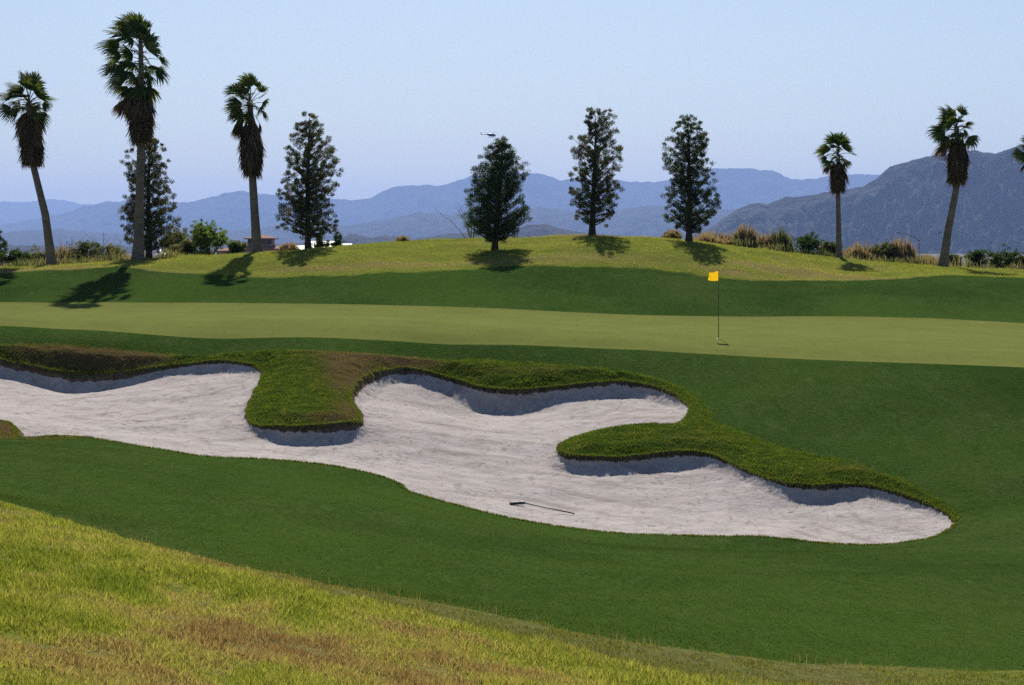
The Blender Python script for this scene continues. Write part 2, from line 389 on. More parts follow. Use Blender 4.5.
# smooth normals shared by all zones
e1 = np.gradient(np.stack([XX, YY, ZZ], -1), axis=1); e0 = np.gradient(np.stack([XX, YY, ZZ], -1), axis=0)
NN = np.cross(e1, e0).reshape(-1, 3); NN /= np.linalg.norm(NN, axis=1)[:, None]
NN[NN[:, 2] < 0] *= -1
ATT = {k: fl[k].reshape(-1) for k in ('sd', 'lip', 'green', 'hill', 'near', 'dry', 'weed')}
def gz(x, Y):
    """ground height at one plan point"""
    return float(samp(np.array([float(x)]), np.array([float(Y)]), ())['z'][0])

def samp(x, Y, keys=('sd', 'lip', 'green', 'hill', 'near', 'dry', 'weed')):
    x = np.asarray(x, float); Y = np.asarray(Y, float)
    fi = np.clip(np.interp(Y, rows, np.arange(len(rows))), 0, len(rows)-1.001); fj = np.clip(np.interp(x/Y, ucol, np.arange(len(ucol))), 0, len(ucol)-1.001)
    i = fi.astype(int); j = fj.astype(int); a = fi-i; b = fj-j; out = {}
    for q in tuple(keys)+('z',):
        A = ZZ if q == 'z' else fl[q]
        out[q] = (A[i, j]*(1-b)+A[i, j+1]*b)*(1-a)+(A[i+1, j]*(1-b)+A[i+1, j+1]*b)*a
    return out
# ground material: every zone has its own turf; zones meet along the stored distances
m, nt = newmat('ground'); k = N(nt); p = k.pos()
a_sd, a_lip, a_gr, a_hill, a_near, a_dry, a_weed = (k.attr(q) for q in ('sd', 'lip', 'green', 'hill', 'near', 'dry', 'weed'))
nf = k.noise(p, 45, 3, .7); nm_ = k.noise(p, 7, 4, .6); nl = k.noise(p, .5, 4, .6); nb = k.noise(k.scale(p, (1, .35, 1)), 1.6, 4, .6)
speck = k.noise(k.scale(p, (1, .3, 1)), 26, 2, .6)
# fairway
fw = k.mix(k.rampf(nl, .32, .68), (.027, .058, .0095), (.036, .069, .0125))
fw = k.mix(k.rampf(nb, .35, .75), fw, (.048, .074, .018))
mw = k.n('ShaderNodeTexWave', wave_type='BANDS', bands_direction='Y'); k.put(mw.inputs[0], p); mw.inputs['Scale'].default_value = .16; mw.inputs['Distortion'].default_value = 2.2; mw.inputs['Detail'].default_value = 2
fw = k.mix(k.math('MULTIPLY', mw.outputs[0], .22), fw, (.052, .082, .020))
pt = k.noise(k.scale(p, (1, .5, 1)), .22, 5, .65); fw = k.mix(k.math('MULTIPLY', k.rampf(pt, .5, .68), .5), fw, (.054, .076, .020)); fw = k.mix(k.math('MULTIPLY', k.rampf(pt, .5, .34), .5), fw, (.019, .044, .009))
fw = k.mix(k.math('MULTIPLY', k.rampf(speck, .45, .75), .5), fw, (.090, .125, .042)); st = k.noise(k.scale(p, (.8, .22, 1), (0, 0, .2)), 5, 5, .7, .6); fw = k.mix(k.math('MULTIPLY', k.rampf(st, .52, .7), .55), fw, (.080, .112, .036)); fw = k.mix(k.math('MULTIPLY', k.rampf(st, .46, .32), .5), fw, (.024, .050, .009))
fw = k.mix(k.math('MULTIPLY', k.rampf(nf, .5, .3), .5), fw, (.020, .046, .007))
g1 = k.noise(k.scale(p, (1, .12, 1)), 15, 3, .75); g2 = k.noise(k.scale(p, (1, .1, 1)), 6.5, 3, .7)
fw = k.mix(k.math('MULTIPLY', k.rampf(g1, .50, .70), .5), fw, (.060, .104, .022)); fw = k.mix(k.math('MULTIPLY', k.rampf(g1, .50, .32), .45), fw, (.015, .038, .005))
fw = k.mix(k.math('MULTIPLY', k.rampf(g2, .52, .72), .3), fw, (.052, .090, .018)); fw = k.mix(k.math('MULTIPLY', k.rampf(g2, .48, .30), .22), fw, (.016, .042, .006))
lw = k.noise(k.scale(p, (.6, .35, 1), (0, 0, .3)), .16, 3, .5, .5); fw = k.mix(k.math('MULTIPLY', k.rampf(lw, .42, .62), .38), fw, (.052, .098, .014)); fw = k.mix(k.math('MULTIPLY', k.rampf(lw, .48, .34), .38), fw, (.014, .040, .007))
# putting green
gr = k.mix(k.rampf(nl, .3, .7), (.128, .143, .037), (.152, .165, .043))
gr = k.mix(k.math('MULTIPLY', k.rampf(k.noise(k.scale(p, (.3, 1, 1)), 1.1, 4), .4, .75), .5), gr, (.165, .180, .052))
gr = k.mix(k.math('MULTIPLY', k.rampf(g1, .48, .72), .35), gr, (.175, .19, .062)); gr = k.mix(k.math('MULTIPLY', k.rampf(g2, .5, .32), .35), gr, (.095, .122, .026))
# rough
rg = k.mix(k.rampf(nm_, .3, .7), (.14, .165, .028), (.20, .21, .045))
rg = k.mix(k.rampf(k.noise(k.scale(p, (.5, 1, 1)), .9, 5, .65), .38, .7), rg, (.14, .165, .028))
dryn = k.math('ADD', a_dry, k.math('MULTIPLY', k.math('SUBTRACT', nm_, .5), 1.1))
g4 = k.noise(k.scale(p, (1, .4, 1)), 7, 4, .75); rg = k.mix(k.math('MULTIPLY', k.rampf(g4, .48, .3), .6), rg, (.085, .115, .018))
rg = k.mix(k.math('MULTIPLY', k.rampf(dryn, .25, .95), .7), rg, (.20, .155, .07))
# long grass round the bunker
lg = k.mix(k.rampf(nm_, .3, .7), (.030, .058, .008), (.066, .088, .014))
lg = k.mix(k.rampf(dryn, .25, .9), lg, (.105, .072, .035))
g3 = k.noise(k.scale(p, (1, .28, 1)), 11, 4, .75)
# sand
sn = k.noise(k.scale(p, (1, .55, 1)), 1.3, 6, .65); s2 = k.noise(p, 60, 2, .8); s3 = k.noise(k.scale(p, (1, .25, 1), (0, 0, .35)), 3.2, 4, .6, 1.5)
sa = k.mix(k.rampf(sn, .35, .68), (.395, .350, .322), (.465, .418, .388))
sa = k.mix(k.math('MULTIPLY', k.rampf(s3, .54, .68), .5), sa, (.25, .205, .17)); sa = k.mix(k.math('MULTIPLY', k.rampf(k.noise(k.scale(p, (1, .6, 1)), 1.3, 6, .75, 3.), .56, .66), .45), sa, (.23, .18, .145))
sa = k.mix(k.math('MULTIPLY', k.rampf(s2, .62, .8), .5), sa, (.22, .18, .16))
sa = k.mix(k.math('MULTIPLY', k.rampf(g3, .5, .7), .4), sa, (.46, .41, .38)); sa = k.mix(k.math('MULTIPLY', k.rampf(g3, .46, .3), .35), sa, (.27, .225, .195))
arc = k.n('ShaderNodeTexWave', wave_type='RINGS', rings_direction='Z'); k.put(arc.inputs[0], k.scale(p, (.5, .16, 1))); arc.inputs['Scale'].default_value = 1.3; arc.inputs['Distortion'].default_value = 5; arc.inputs['Detail'].default_value = 2; arc.inputs['Detail Scale'].default_value = .5
sa = k.mix(k.math('MULTIPLY', k.math('MULTIPLY', k.rampf(arc.outputs[0], .82, .97), k.rampf(k.noise(p, .3, 3), .48, .6)), .45), sa, (.26, .21, .18))
soil = k.mix(k.rampf(nm_, .3, .7), (.09, .062, .042), (.17, .125, .085))
col = k.mix(k.rampf(k.math('ADD', a_near, k.math('MULTIPLY', k.math('SUBTRACT', nm_, .5), .5)), -.05, .25), fw, rg)
col = k.mix(k.math('MULTIPLY', a_weed, .75), col, k.mix(k.rampf(nm_, .35, .65), (.085, .10, .03), (.15, .135, .07)))
col = k.mix(k.rampf(k.math('ADD', a_hill, k.math('MULTIPLY', k.math('SUBTRACT', nb, .5), 1.2)), -.35, .35), col, rg)
col = k.mix(k.rampf(a_gr, -.05, .08), col, gr)
col = k.mix(k.rampf(a_lip, -.04, .1), col, lg)
col = k.mix(k.rampf(k.math('ADD', a_sd, k.math('MULTIPLY', k.math('SUBTRACT', nm_, .5), .08)), -.05, -.02), col, soil)
col = k.mix(k.rampf(k.math('ADD', k.math('ADD', a_sd, k.math('MULTIPLY', a_dry, -.10)), k.math('MULTIPLY', k.math('SUBTRACT', nm_, .5), .07)), .022, .04), col, sa)
wv = k.n('ShaderNodeTexWave', wave_type='BANDS', bands_direction='Y'); k.put(wv.inputs[0], k.scale(p, (.35, 1, 1))); wv.inputs['Scale'].default_value = 1.1; wv.inputs['Distortion'].default_value = 14; wv.inputs['Detail'].default_value = 3; wv.inputs['Detail Scale'].default_value = .6
grv = k.math('MULTIPLY', wv.outputs[0], k.rampf(k.noise(p, .45, 3), .45, .65))
insand = k.rampf(a_sd, .02, .05)
hg = k.math('ADD', k.math('MULTIPLY', nf, .4), k.math('MULTIPLY', nm_, 1.0))
hg2 = k.math('ADD', hg, k.math('MULTIPLY', speck, .4))
smoothz = k.rampf(a_gr, -.05, .08, 1, .12)
hs = k.math('ADD', k.math('MULTIPLY', s2, .12), k.math('ADD', k.math('MULTIPLY', sn, .8), k.math('MULTIPLY', k.noise(p, 9, 4, .6), .45)))
b1 = k.bump(hg2, .045, k.math('MULTIPLY', smoothz, k.math('SUBTRACT', 1, insand)))
b2 = k.bump(k.math('ADD', hs, k.math('MULTIPLY', grv, .05)), .062, insand, b1)
k.out(k.principled(col, 1.0, 0.0, b2))
M['ground'] = m

fc = {q: ATT[q][Fq].mean(1) for q in ('sd', 'lip', 'green', 'hill', 'near')}
zone = np.zeros(len(Fq), int)                       # fairway
zone[(fc['hill'] > 0)] = 1
zone[(fc['near'] > .1)] = 2
zone[(fc['green'] > 0)] = 3
zone[(fc['lip'] > 0) & (fc['sd'] <= .03)] = 4
zone[fc['sd'] > .03] = 5
for zi, (nme, lab) in enumerate([('fairway', 'short dark green mown fairway turf around the bunker and green'), ('grass_mound', 'yellowish rough grass mound carrying the trees'), ('rough_bank', 'unmown yellow green bank in the foreground'),
                          ('putting_green', 'smooth pale green putting surface around the flag'), ('bunker_edge', 'long grassed lips and tongues of turf at the bunker'), ('sand_bunker', 'winding bunker of pale raked sand')]):
    ff = Fq[zone == zi]; uq, inv = np.unique(ff, return_inverse=True)
    me = raw_mesh(nme, Vg[uq], inv.reshape(-1, 4))
    for q, v in ATT.items():
        at = me.attributes.new(q, 'FLOAT', 'POINT'); at.data.foreach_set('value', v[uq].astype(np.float32))
    o = link(nme, me, M['ground'], None, True)
    me.normals_split_custom_set_from_vertices([tuple(n) for n in NN[uq]])
    tag(o, lab, None, None, 'structure')

# ------------------------------------------------------------------ grass blades
def blades(name, x, Y, h, wd, col, lean, label, seg=2, zoff=0., bias=(0, 0)):
    """one mesh of single blades; x, Y, h, wd, lean arrays, col (n,3)"""
    n = len(x); r = np.random.default_rng(len(name)+n)
    z = samp(x, Y, ())['z']+zoff
    az = r.uniform(0, 2*PI, n); fa = r.uniform(0, PI, n)
    dx, dy = np.cos(az)*lean+bias[0]*h, np.sin(az)*lean+bias[1]*h
    wx, wy = np.cos(fa)*wd/2, np.sin(fa)*wd/2
    b = np.stack([x, Y, z-.01], 1)
    tip = b+np.stack([dx, dy, h], 1)
    if seg == 2:
        mid = b+np.stack([dx*.35, dy*.35, h*.62], 1)
        wv = np.stack([wx, wy, np.zeros(n)], 1)
        V = np.stack([b-wv, b+wv, mid+wv*.8, mid-wv*.8, tip], 1).reshape(-1, 3)
        i = np.arange(n)*5
        fs = [np.stack([i, i+1, i+2, i+3], 1), np.stack([i+3, i+2, i+4], 1)]; q = 5
    else:
        wv = np.stack([wx, wy, np.zeros(n)], 1)
        V = np.stack([b-wv, b+wv, tip], 1).reshape(-1, 3); i = np.arange(n)*3
        fs = [np.stack([i, i+1, i+2], 1)]; q = 3
    me = raw_mesh(name, V, fs, np.repeat(col, q, 0))
    o = link(name, me, M['blade'])
    tag(o, label, 'grass', None, 'stuff'); return o
def palette(n, t, cols, jit=.25, r=None):
    """mix along a palette by t in 0..1"""
    cols = np.array(cols); t = np.clip(t, 0, 1)*(len(cols)-1); i = np.clip(t.astype(int), 0, len(cols)-2); fr = (t-i)[:, None]
    c = cols[i]*(1-fr)+cols[i+1]*fr
    return c*(1+(r or rng).uniform(-jit, jit, (n, 1)))
YG = [(.115, .165, .026), (.20, .235, .042), (.30, .315, .08), (.34, .28, .13), (.24, .165, .095)]
# foreground bank
n = 480000
Y = (rng.uniform(0, 1, n)*(1/6.5**.35-1/27**.35)+1/27**.35)**(-1/.35); u = rng.uniform(-.25, .25, n); x = u*Y
f = samp(x, Y); keep = (f['near'] > rng.uniform(-.15, .35, n)); x, Y = x[keep], Y[keep]; f = {q: v[keep] for q, v in f.items()}
n = len(x); tuft = fbm(x*3.2, Y*2.2, 3, 71)
dr = f['dry']
h = (.035+.035*rng.random(n))*(1+tuft*1.2)*(1-.35*dr)*(1-.45*f['weed'])*np.clip(.45+f['near']*.5, .45, 1)*(1+(Y < 14)*.0)
wd = .0030+.00020*Y+rng.random(n)*.0015
t = .32+tuft*.3+fbm(x*.5, Y*.22, 3, 72)*.5+rng.normal(0, .12, n)+dr*.55
c = palette(n, t, YG, .25)
wk = f['weed'][:, None]*.8; c = c*(1-wk)+np.array((.12, .13, .05))*wk*(1+rng.uniform(-.4, .4, (n, 1)))
blades('rough_grass', x, Y, h, wd, c, h*rng.uniform(.1, .8, n), 'tall yellow green blades of rough grass on the foreground bank')
# weed stalks along the edge of the bank
n = 900; u = rng.uniform(-.2, .16, n); Y = bound(NB, u, np.ones(n))-np.abs(rng.normal(0, .9, n)); x = u*Y
k_ = fbm(x*1.5, Y*1.5, 2, 77) > .02; x, Y = x[k_], Y[k_]; n = len(x)
h = rng.uniform(.05, .14, n); blades('weed_stalk', x, Y, h, np.full(n, .006), palette(n, rng.random(n), [(.09, .11, .03), (.2, .17, .09), (.16, .12, .08)]), h*rng.uniform(.05, .5, n), 'thin dry weed stalks where the bank meets the fairway')
# fairway nap, near part only
n = 330000
Y = 19*(66/19)**rng.random(n); u = rng.uniform(-.25, .25, n); x = u*Y
f = samp(x, Y); keep = (f['near'] < .1) & (f['lip'] < 0) & (f['sd'] < -.02) & (f['green'] < 0); x, Y = x[keep], Y[keep]; n = len(x)
tt = fbm(x*.9, Y*.5, 3, 81)*.6+.45+rng.normal(0, .2, n)
h = rng.uniform(.012, .03, n)
blades('fairway_grass', x, Y, h, .004+.00022*Y, palette(n, tt, [(.030, .055, .010), (.052, .082, .018), (.11, .14, .048)], .3), h*rng.uniform(.2, 1.2, n), 'short dark green blades of mown turf on the fairway', 1)
# long grass on the lips and tongues of the bunker
n = 480000
Y = rng.uniform(49.5, 69, n); u = rng.uniform(-.25, .21, n); x = u*Y
f = samp(x, Y); keep = (f['lip'] > -.02) & (f['sd'] < .015); x, Y = x[keep], Y[keep]; f = {q: v[keep] for q, v in f.items()}; n = len(x)
tuft = fbm(x*2.2, Y*2.2, 3, 91)+fbm(x*5, Y*5, 2, 93)*.5
t = .42+tuft*.75+rng.normal(0, .12, n)
c = palette(n, t, [(.028, .062, .009), (.058, .105, .014), (.092, .145, .02), (.125, .165, .03)], .2)
d = np.clip(f['dry']+rng.normal(0, .3, n)+tuft*.6, 0, 1)[:, None]; d = d*d*(3-2*d)*.85
c = c*(1-d)+palette(n, rng.random(n), [(.075, .055, .025), (.19, .145, .075)], .2)*d
h = (.025+.035*rng.random(n))*(1+tuft*1.3)*(1-.4*d[:, 0])
blades('lip_grass', x, Y, h, np.full(n, .014), c, h*rng.uniform(.2, 1.0, n), 'long tufted grass over the lips and tongues of the bunker', 2, 0, (0, -.25))
# fringe along the whole edge
n = 50000; i = rng.integers(0, len(BP), n); t = rng.random(n)[:, None]; P = BP[i]*(1-t)+BP[(i+1) % len(BP)]*t+rng.normal(0, .05, (n, 2))
x, Y = P[:, 0], P[:, 1]; f = samp(x, Y); keep = (f['sd'] < .03) & (f['sd'] > -.25) & (np.abs(x/Y) < .27) & (fbm(x*2, Y*2, 2, 99) > -.5); x, Y = x[keep], Y[keep]; n = len(x)
near_edge = Y < 53.5
h = rng.uniform(.02, .06, n)
blades('edge_grass', x, Y, h, np.full(n, .014), palette(n, rng.random(n), [(.05, .09, .012), (.10, .14, .025), (.16, .16, .05)], .3), h*rng.uniform(.2, .9, n), 'ragged fringe of grass hanging over the sand edge', 2, 0, (0, -.3))
# mound
n = 150000; Y = rng.uniform(96, 118, n); u = rng.uniform(-.27, .27, n); x = u*Y
f = samp(x, Y); keep = f['hill'] > 0; x, Y = x[keep], Y[keep]; dr = f['dry'][keep]; n = len(x)
tuft = fbm(x*.9, Y*.9, 3, 101); t = .3+tuft*.35+dr*.45+rng.normal(0, .08, n)
h = (.04+.06*rng.random(n))*(1+tuft); blades('mound_grass', x, Y, h, np.full(n, .018), palette(n, t, YG, .15), h*rng.uniform(.2, 1, n), 'yellow green rough grass covering the mound under the trees', 1)

# ------------------------------------------------------------------ flagstick, cup, rake
b = W(718.5, 336.5, 72.5); b.z = gz(b.x, b.y)
fs = empty('flagstick', b); tag(fs, 'thin flagstick with small yellow flag standing in the hole on the green', 'golf flag')
mb = MB(); mb.tube([(0, 0, -.1), (0, 0, .9), (0.004, 0, 2.13)], [.013, .012, .011], 8); mb.tube([(0.004, 0, 2.13), (0.004, 0, 2.15)], [.014, .012], 8)
mb.build('pole', M['pole'], fs, True)
nu, nv = 16, 10; vs = []
for i in range(nu+1):
    for j in range(nv+1):
        s = i/nu; v = j/nv
        wv = math.sin(s*7+v*1.5)*.035*s+math.sin(s*15+v*3)*.008*s
        vs.append((-.31*s+.004+.02*math.sin(v*5)*s, wv, 2.12-.31*v-.045*s*(1-v)+.03*s*v-.035*s*math.sin(s*3)))
fsq = [(i*(nv+1)+j, (i+1)*(nv+1)+j, (i+1)*(nv+1)+j+1, i*(nv+1)+j+1) for i in range(nu) for j in range(nv)]
me = bpy.data.meshes.new('flag'); me.from_pydata(vs, [], fsq); fo = link('flag', me, None, fs, True)
m, nt = newmat('flag_nylon'); k = N(nt); pr = k.principled((.85, .50, .012), .6, .2, k.bump(k.noise(k.objpos(), 9, 3), .02))
tr = k.n('ShaderNodeBsdfTranslucent'); k.put(tr.inputs[0], (.95, .55, .01)); ms = k.n('ShaderNodeMixShader'); ms.inputs[0].default_value = .5
nt.links.new(pr, ms.inputs[1]); nt.links.new(tr.outputs[0], ms.inputs[2]); k.out(ms.outputs[0]); me.materials.append(m)
mb = MB(); R_ = .054; vs = []; seg = 20
for z, r in ((.006, R_+.012), (.009, R_), (-.09, R_)):
    for q in range(seg): vs.append((r*math.cos(2*PI*q/seg), r*math.sin(2*PI*q/seg), z))
mb.add(vs, [(a*seg+q, a*seg+(q+1) % seg, (a+1)*seg+(q+1) % seg, (a+1)*seg+q) for a in range(2) for q in range(seg)]+[tuple(2*seg+q for q in range(seg))])
cup = mb.build('hole_cup', M['cup']); cup.location = b; tag(cup, 'round hole cup sunk into the green at the foot of the flagstick', 'golf hole')

def hit(px, py, y0, y1):
    yy = np.linspace(y0, y1, 800); zz_ = samp((px-512)/F*yy, yy, ())['z']; pp = HY+(CZ-zz_)/yy*F
    i = int(np.argmin(np.abs(pp-py))); return Vector(((px-512)/F*yy[i], yy[i], zz_[i]))
a = hit(512, 506.5, 50, 56); hx = hit(522, 505, 50, 56); e = hit(574.5, 515, 48.8, 54)
rk = empty('bunker_rake', ((a+hx)/2)); tag(rk, 'dark bunker rake lying on the sand near the front edge', 'rake')
base = (a+hx)/2
L_ = lambda v: v-base
mb = MB(); ang = math.atan2(hx.y-a.y, hx.x-a.x); dvec = (hx-a).normalized(); hl = .36; ang = math.radians(33)
hc = Vector((0, 0, .06)); mb.box(hc, (hl, .07, .06), ang)
mb.build('rake_head', M['rakehead'], rk)
mb = MB()
for q in range(13):
    cpt = Vector((math.cos(ang), math.sin(ang), 0))*((q/12-.5)*(hl-.03))
    mb.tube([cpt+Vector((0, 0, .05)), cpt+Vector((0, 0, -.01))], [.006, .003], 5)
    mb.tube([cpt+Vector((0, 0, .08)), cpt+Vector((0, 0, .10))], [.006, .003], 5)
mb.build('tine', M['rakehead'], rk)
ev = L_(e)+Vector((0, 0, .03)); mb = MB()
st_ = Vector((math.cos(ang), math.sin(ang), 0))*.10+Vector((0, 0, .075))
mb.tube([st_, st_.lerp(ev, .5)+Vector((0, 0, .0)), ev], [.015, .014, .014], 8); mb.build('handle', M['handle'], rk, True)
mb = MB(); mb.tube([st_+(st_-ev).normalized()*.03, st_.lerp(ev, .09)], [.024, .018], 8); mb.build('socket', M['rakehead'], rk, True)

# ------------------------------------------------------------------ palms
def quadstrip_fan(origin, fwd, side, up, R, nseg, spread, droop, wind, r, cols, V, Fc, Cc):
    """fan leaf blade: pleated segments, their tips free"""
    for q in range(nseg):
        a = (q/(nseg-1)-.5)*spread+r.uniform(-.04, .04)
        d = fwd*math.cos(a)+side*math.sin(a)
        L = R*(.78+.22*math.cos(a*.8))*r.uniform(.85, 1.08)
        w = R*.05
        sd_ = side*math.cos(a)-fwd*math.sin(a)
        pts = []
        for t, ww in ((0.04, .35), (.45, 1.0), (.75, .65), (1, .06)):
            pp = origin+d*(L*t)+Vector((0, 0, -droop*R*t*t))+wind*(t*t*R)+up*(((q % 2)-.5)*.03*R)
            if t == 1: pp = pp+Vector((r.uniform(-.04, .04), r.uniform(-.04, .04), r.uniform(-.14, 0)*R))
            pts.append((pp-sd_*w*ww, pp+sd_*w*ww))
        i0 = len(V)
        cc = cols[int(r.integers(len(cols)))]; j = r.uniform(.75, 1.25)
        for pa, pb in pts: V += [tuple(pa), tuple(pb)]; Cc += [tuple(c_*j for c_ in cc)]*2
        for s_ in range(3): Fc.append((i0+2*s_, i0+2*s_+1, i0+2*s_+3, i0+2*s_+2))
def tube_np(V, Fc, Cc, pts, rad, col, n=4):
    for i, p in enumerate(pts):
        d = (pts[min(i+1, len(pts)-1)]-pts[max(i-1, 0)]).normalized()
        a = d.orthogonal().normalized(); b_ = d.cross(a)
        if i == 0: i0 = len(V)
        for q in range(n):
            t = 2*PI*q/n; V.append(tuple(p+a*rad[i]*math.cos(t)+b_*rad[i]*math.sin(t))); Cc.append(col)
    for i in range(len(pts)-1):
        for q in range(n):
            Fc.append((i0+i*n+q, i0+i*n+(q+1) % n, i0+(i+1)*n+(q+1) % n, i0+(i+1)*n+q))
GREEN = [(.036, .070, .016), (.052, .092, .020), (.08, .122, .026), (.12, .14, .038)]
DEADC = [(.11, .065, .035), (.16, .10, .05), (.08, .05, .028), (.20, .14, .08)]
def palm(label, base_px, base_py, Yd, trunk, w0, w1, crown_py, skirt, R, nf, wind, seed, bush=1.0, dead=5, clen=.25, elr=(1.4, -.55)):
    """trunk: (px,py) waypoints; skirt: (py_top, py_bot, half width top px, max, bottom)"""
    r = np.random.default_rng(seed); s = Yd/F
    B = Vector(((base_px-512)*s, Yd, 0)); B.z = gz(B.x, Yd)-.05
    root = empty('palm_tree', B); tag(root, label, 'palm tree', 'fan palms standing along the mound')
    def loc(px, py, dy=0): return Vector(((px-base_px)*s, dy, -(py-HY)*s+CZ-B.z))
    pts = [Vector((0, 0, -.1))]+[loc(*q) for q in trunk]
    # refine
    P = []; Rr = []
    nseg = 34
    tot = pts[-1].z
    for i in range(nseg+1):
        z = -.1+(tot+.1)*i/nseg
        for a_, b_ in zip(pts, pts[1:]):
            if z <= b_.z+1e-6: t = (z-a_.z)/(b_.z-a_.z); q = a_.lerp(b_, t); break
        tt = i/nseg
        rr = (w0*(1-tt)+w1*tt)*s/2*(1+.5*math.exp(-max(z, 0)/.5))
        P.append(q+Vector((math.sin(tt*3+seed)*.02, 0, 0))); Rr.append(rr*r.uniform(.98, 1.02))
    mb = MB(); mb.tube(P, Rr, 14, jit=.012); mb.build('trunk', M['palm_trunk'], root, True)
    # skirt of dead fronds
    top, bot, ha, hm, hb_ = skirt
    V = []; Fc = []; Cc = []
    zt, zb = -(top-HY)*s+CZ-B.z, -(bot-HY)*s+CZ-B.z
    def axis(z):
        for i in range(len(P)-1):
            if P[i+1].z >= z: break
        return P[i].lerp(P[i+1], max(0, min(1, (z-P[i].z)/(P[i+1].z-P[i].z))))
    for q in range(int(230*bush)):
        t = r.random(); z = zt+(zb-zt)*(t*.8); hw = (ha*(1-min(t/.35, 1))+hm*min(t/.35, 1)) if t < .35 else hm+(hb_-hm)*((t-.35)/.65)**1.5
        hw *= s*r.uniform(.72, 1.04)
        az = r.uniform(0, 2*PI); c_ = axis(z); out = Vector((math.cos(az), math.sin(az), 0))
        o_ = c_+out*hw*.6
        fwd = (Vector((0, 0, -1))+out*r.uniform(-.02, .38)).normalized(); side = out.cross(fwd).normalized()
        side = (side+Vector((r.uniform(-.3, .3), r.uniform(-.3, .3), 0))).normalized()
        LL = (zt-zb)*r.uniform(.2, .34); LL = min(LL, o_.z-zb+.15)
        if LL < .15: continue
        quadstrip_fan(o_, fwd, side, out, LL, 6, .75, 0, wind*.05, r, DEADC, V, Fc, Cc)
    for q in range(60):
        t = r.random(); z = zt+(zb-zt)*t*.7; c_ = axis(z); az = r.uniform(0, 2*PI); out = Vector((math.cos(az), math.sin(az), 0))
        tube_np(V, Fc, Cc, [c_, c_+out*hm*s*.6+Vector((0, 0, -.1)), c_+out*hm*s*r.uniform(.7, 1.15)+Vector((0, 0, -.45))], [.02, .014, .006], DEADC[2], 3)
    me = raw_mesh('dead_frond_skirt', V, np.array(Fc), np.array(Cc)); link('dead_frond_skirt', me, M['frond'], root)
    # living crown
    C0 = P[-1]
    for q in range(nf+dead):
        V = []; Fc = []; Cc = []
        isd = q >= nf
        az = q*2.39996+r.uniform(-.3, .3)
        el = (elr[0]+(elr[1]-elr[0])*(q/nf)**.9)+r.uniform(-.15, .15) if not isd else r.uniform(-1.15, -.6)
        d = Vector((math.cos(az)*math.cos(el), math.sin(az)*math.cos(el), math.sin(el)))
        d = (d+wind*(r.uniform(.1, .5) if not isd else .15)).normalized()
        pl = R*r.uniform(.3, .7)*(1 if not isd else .9)
        o_ = C0+Vector((0, 0, .12-clen*min(q/nf, 1.1)))
        mid = o_+d*pl*.55+Vector((0, 0, .03)); end = o_+d*pl+Vector((0, 0, -.08*pl))+wind*.10
        tube_np(V, Fc, Cc, [o_, mid, end], [.028, .018, .012], (.12, .13, .04) if not isd else DEADC[1], 4)
        fw_ = (end-mid).normalized(); fw_ = (fw_+wind*.35+Vector((0, 0, .02 if not isd else -.6))).normalized()
        up_ = (Vector((0, 0, 1))-fw_*fw_.z); up_ = (up_+Vector((r.uniform(-1.2, 1.2), r.uniform(-1.2, 1.2), r.uniform(-.5, .5)))).normalized()
        sd_ = fw_.cross(up_).normalized()
        quadstrip_fan(end, fw_, sd_, up_, R*r.uniform(.4, .76), 21, 2.2 if not isd else 1.2, .10 if not isd else .3, wind*.28, r, GREEN if not isd else DEADC, V, Fc, Cc)
        me = raw_mesh('frond', V, np.array(Fc), np.array(Cc)); fo_ = link('frond', me, M['frond'], root)
        if isd: fo_['label'] = 'withered brown frond'
    return root
Wd = Vector((-1, .1, .05))
palm('leaning palm at the far left with ragged brown skirt', 52, 266, 110.8, [(45, 215), (33, 165), (31, 135), (29, 103)], 9, 5, 100, (114, 166, 8, 17, 13), 1.3, 36, Wd*.15, 1, 1.0, 5, .3)
palm('tallest palm with windblown crown in front of a pine', 137.5, 263, 108.6, [(139, 215), (141, 150), (142, 110), (141, 40)], 10.5, 4.5, 60, (86, 144, 10, 17, 10), 1.55, 46, Wd*.6, 2, 1.5, 14, 1.9, (1.5, -.7))
palm('medium palm beside the pine by the house with fronds blown left', 257.5, 254, 109.0, [(255, 215), (253, 178), (252, 140), (250, 100)], 9.5, 5.5, 100, (120, 177, 8, 15, 11), 1.15, 34, Wd*.5, 3, 1.0, 11, .6)
palm('smallest upright palm standing among the shrubs on the right', 839.5, 260, 114.0, [(839, 225), (838, 188), (838, 154)], 5.5, 4, 150, (162, 193, 5, 11, 8), .95, 24, Wd*.2, 4, .8, 9, .3)
palm('palm leaning right with large brown skirt before the mountain', 943, 266, 116.0, [(948, 232), (957, 184), (957.5, 150), (956, 126)], 8.5, 5, 120, (137, 185, 8, 15, 11), 1.18, 30, Wd*.5, 5, 1.1, 7, .45)
palm('palm at the right frame edge showing only its frond tips', 1037, 271, 118.0, [(1037, 220), (1036, 190), (1035, 153)], 11, 6, 145, (158, 190, 7, 12, 9), 1.0, 30, Wd*.5, 6, .8, 3)

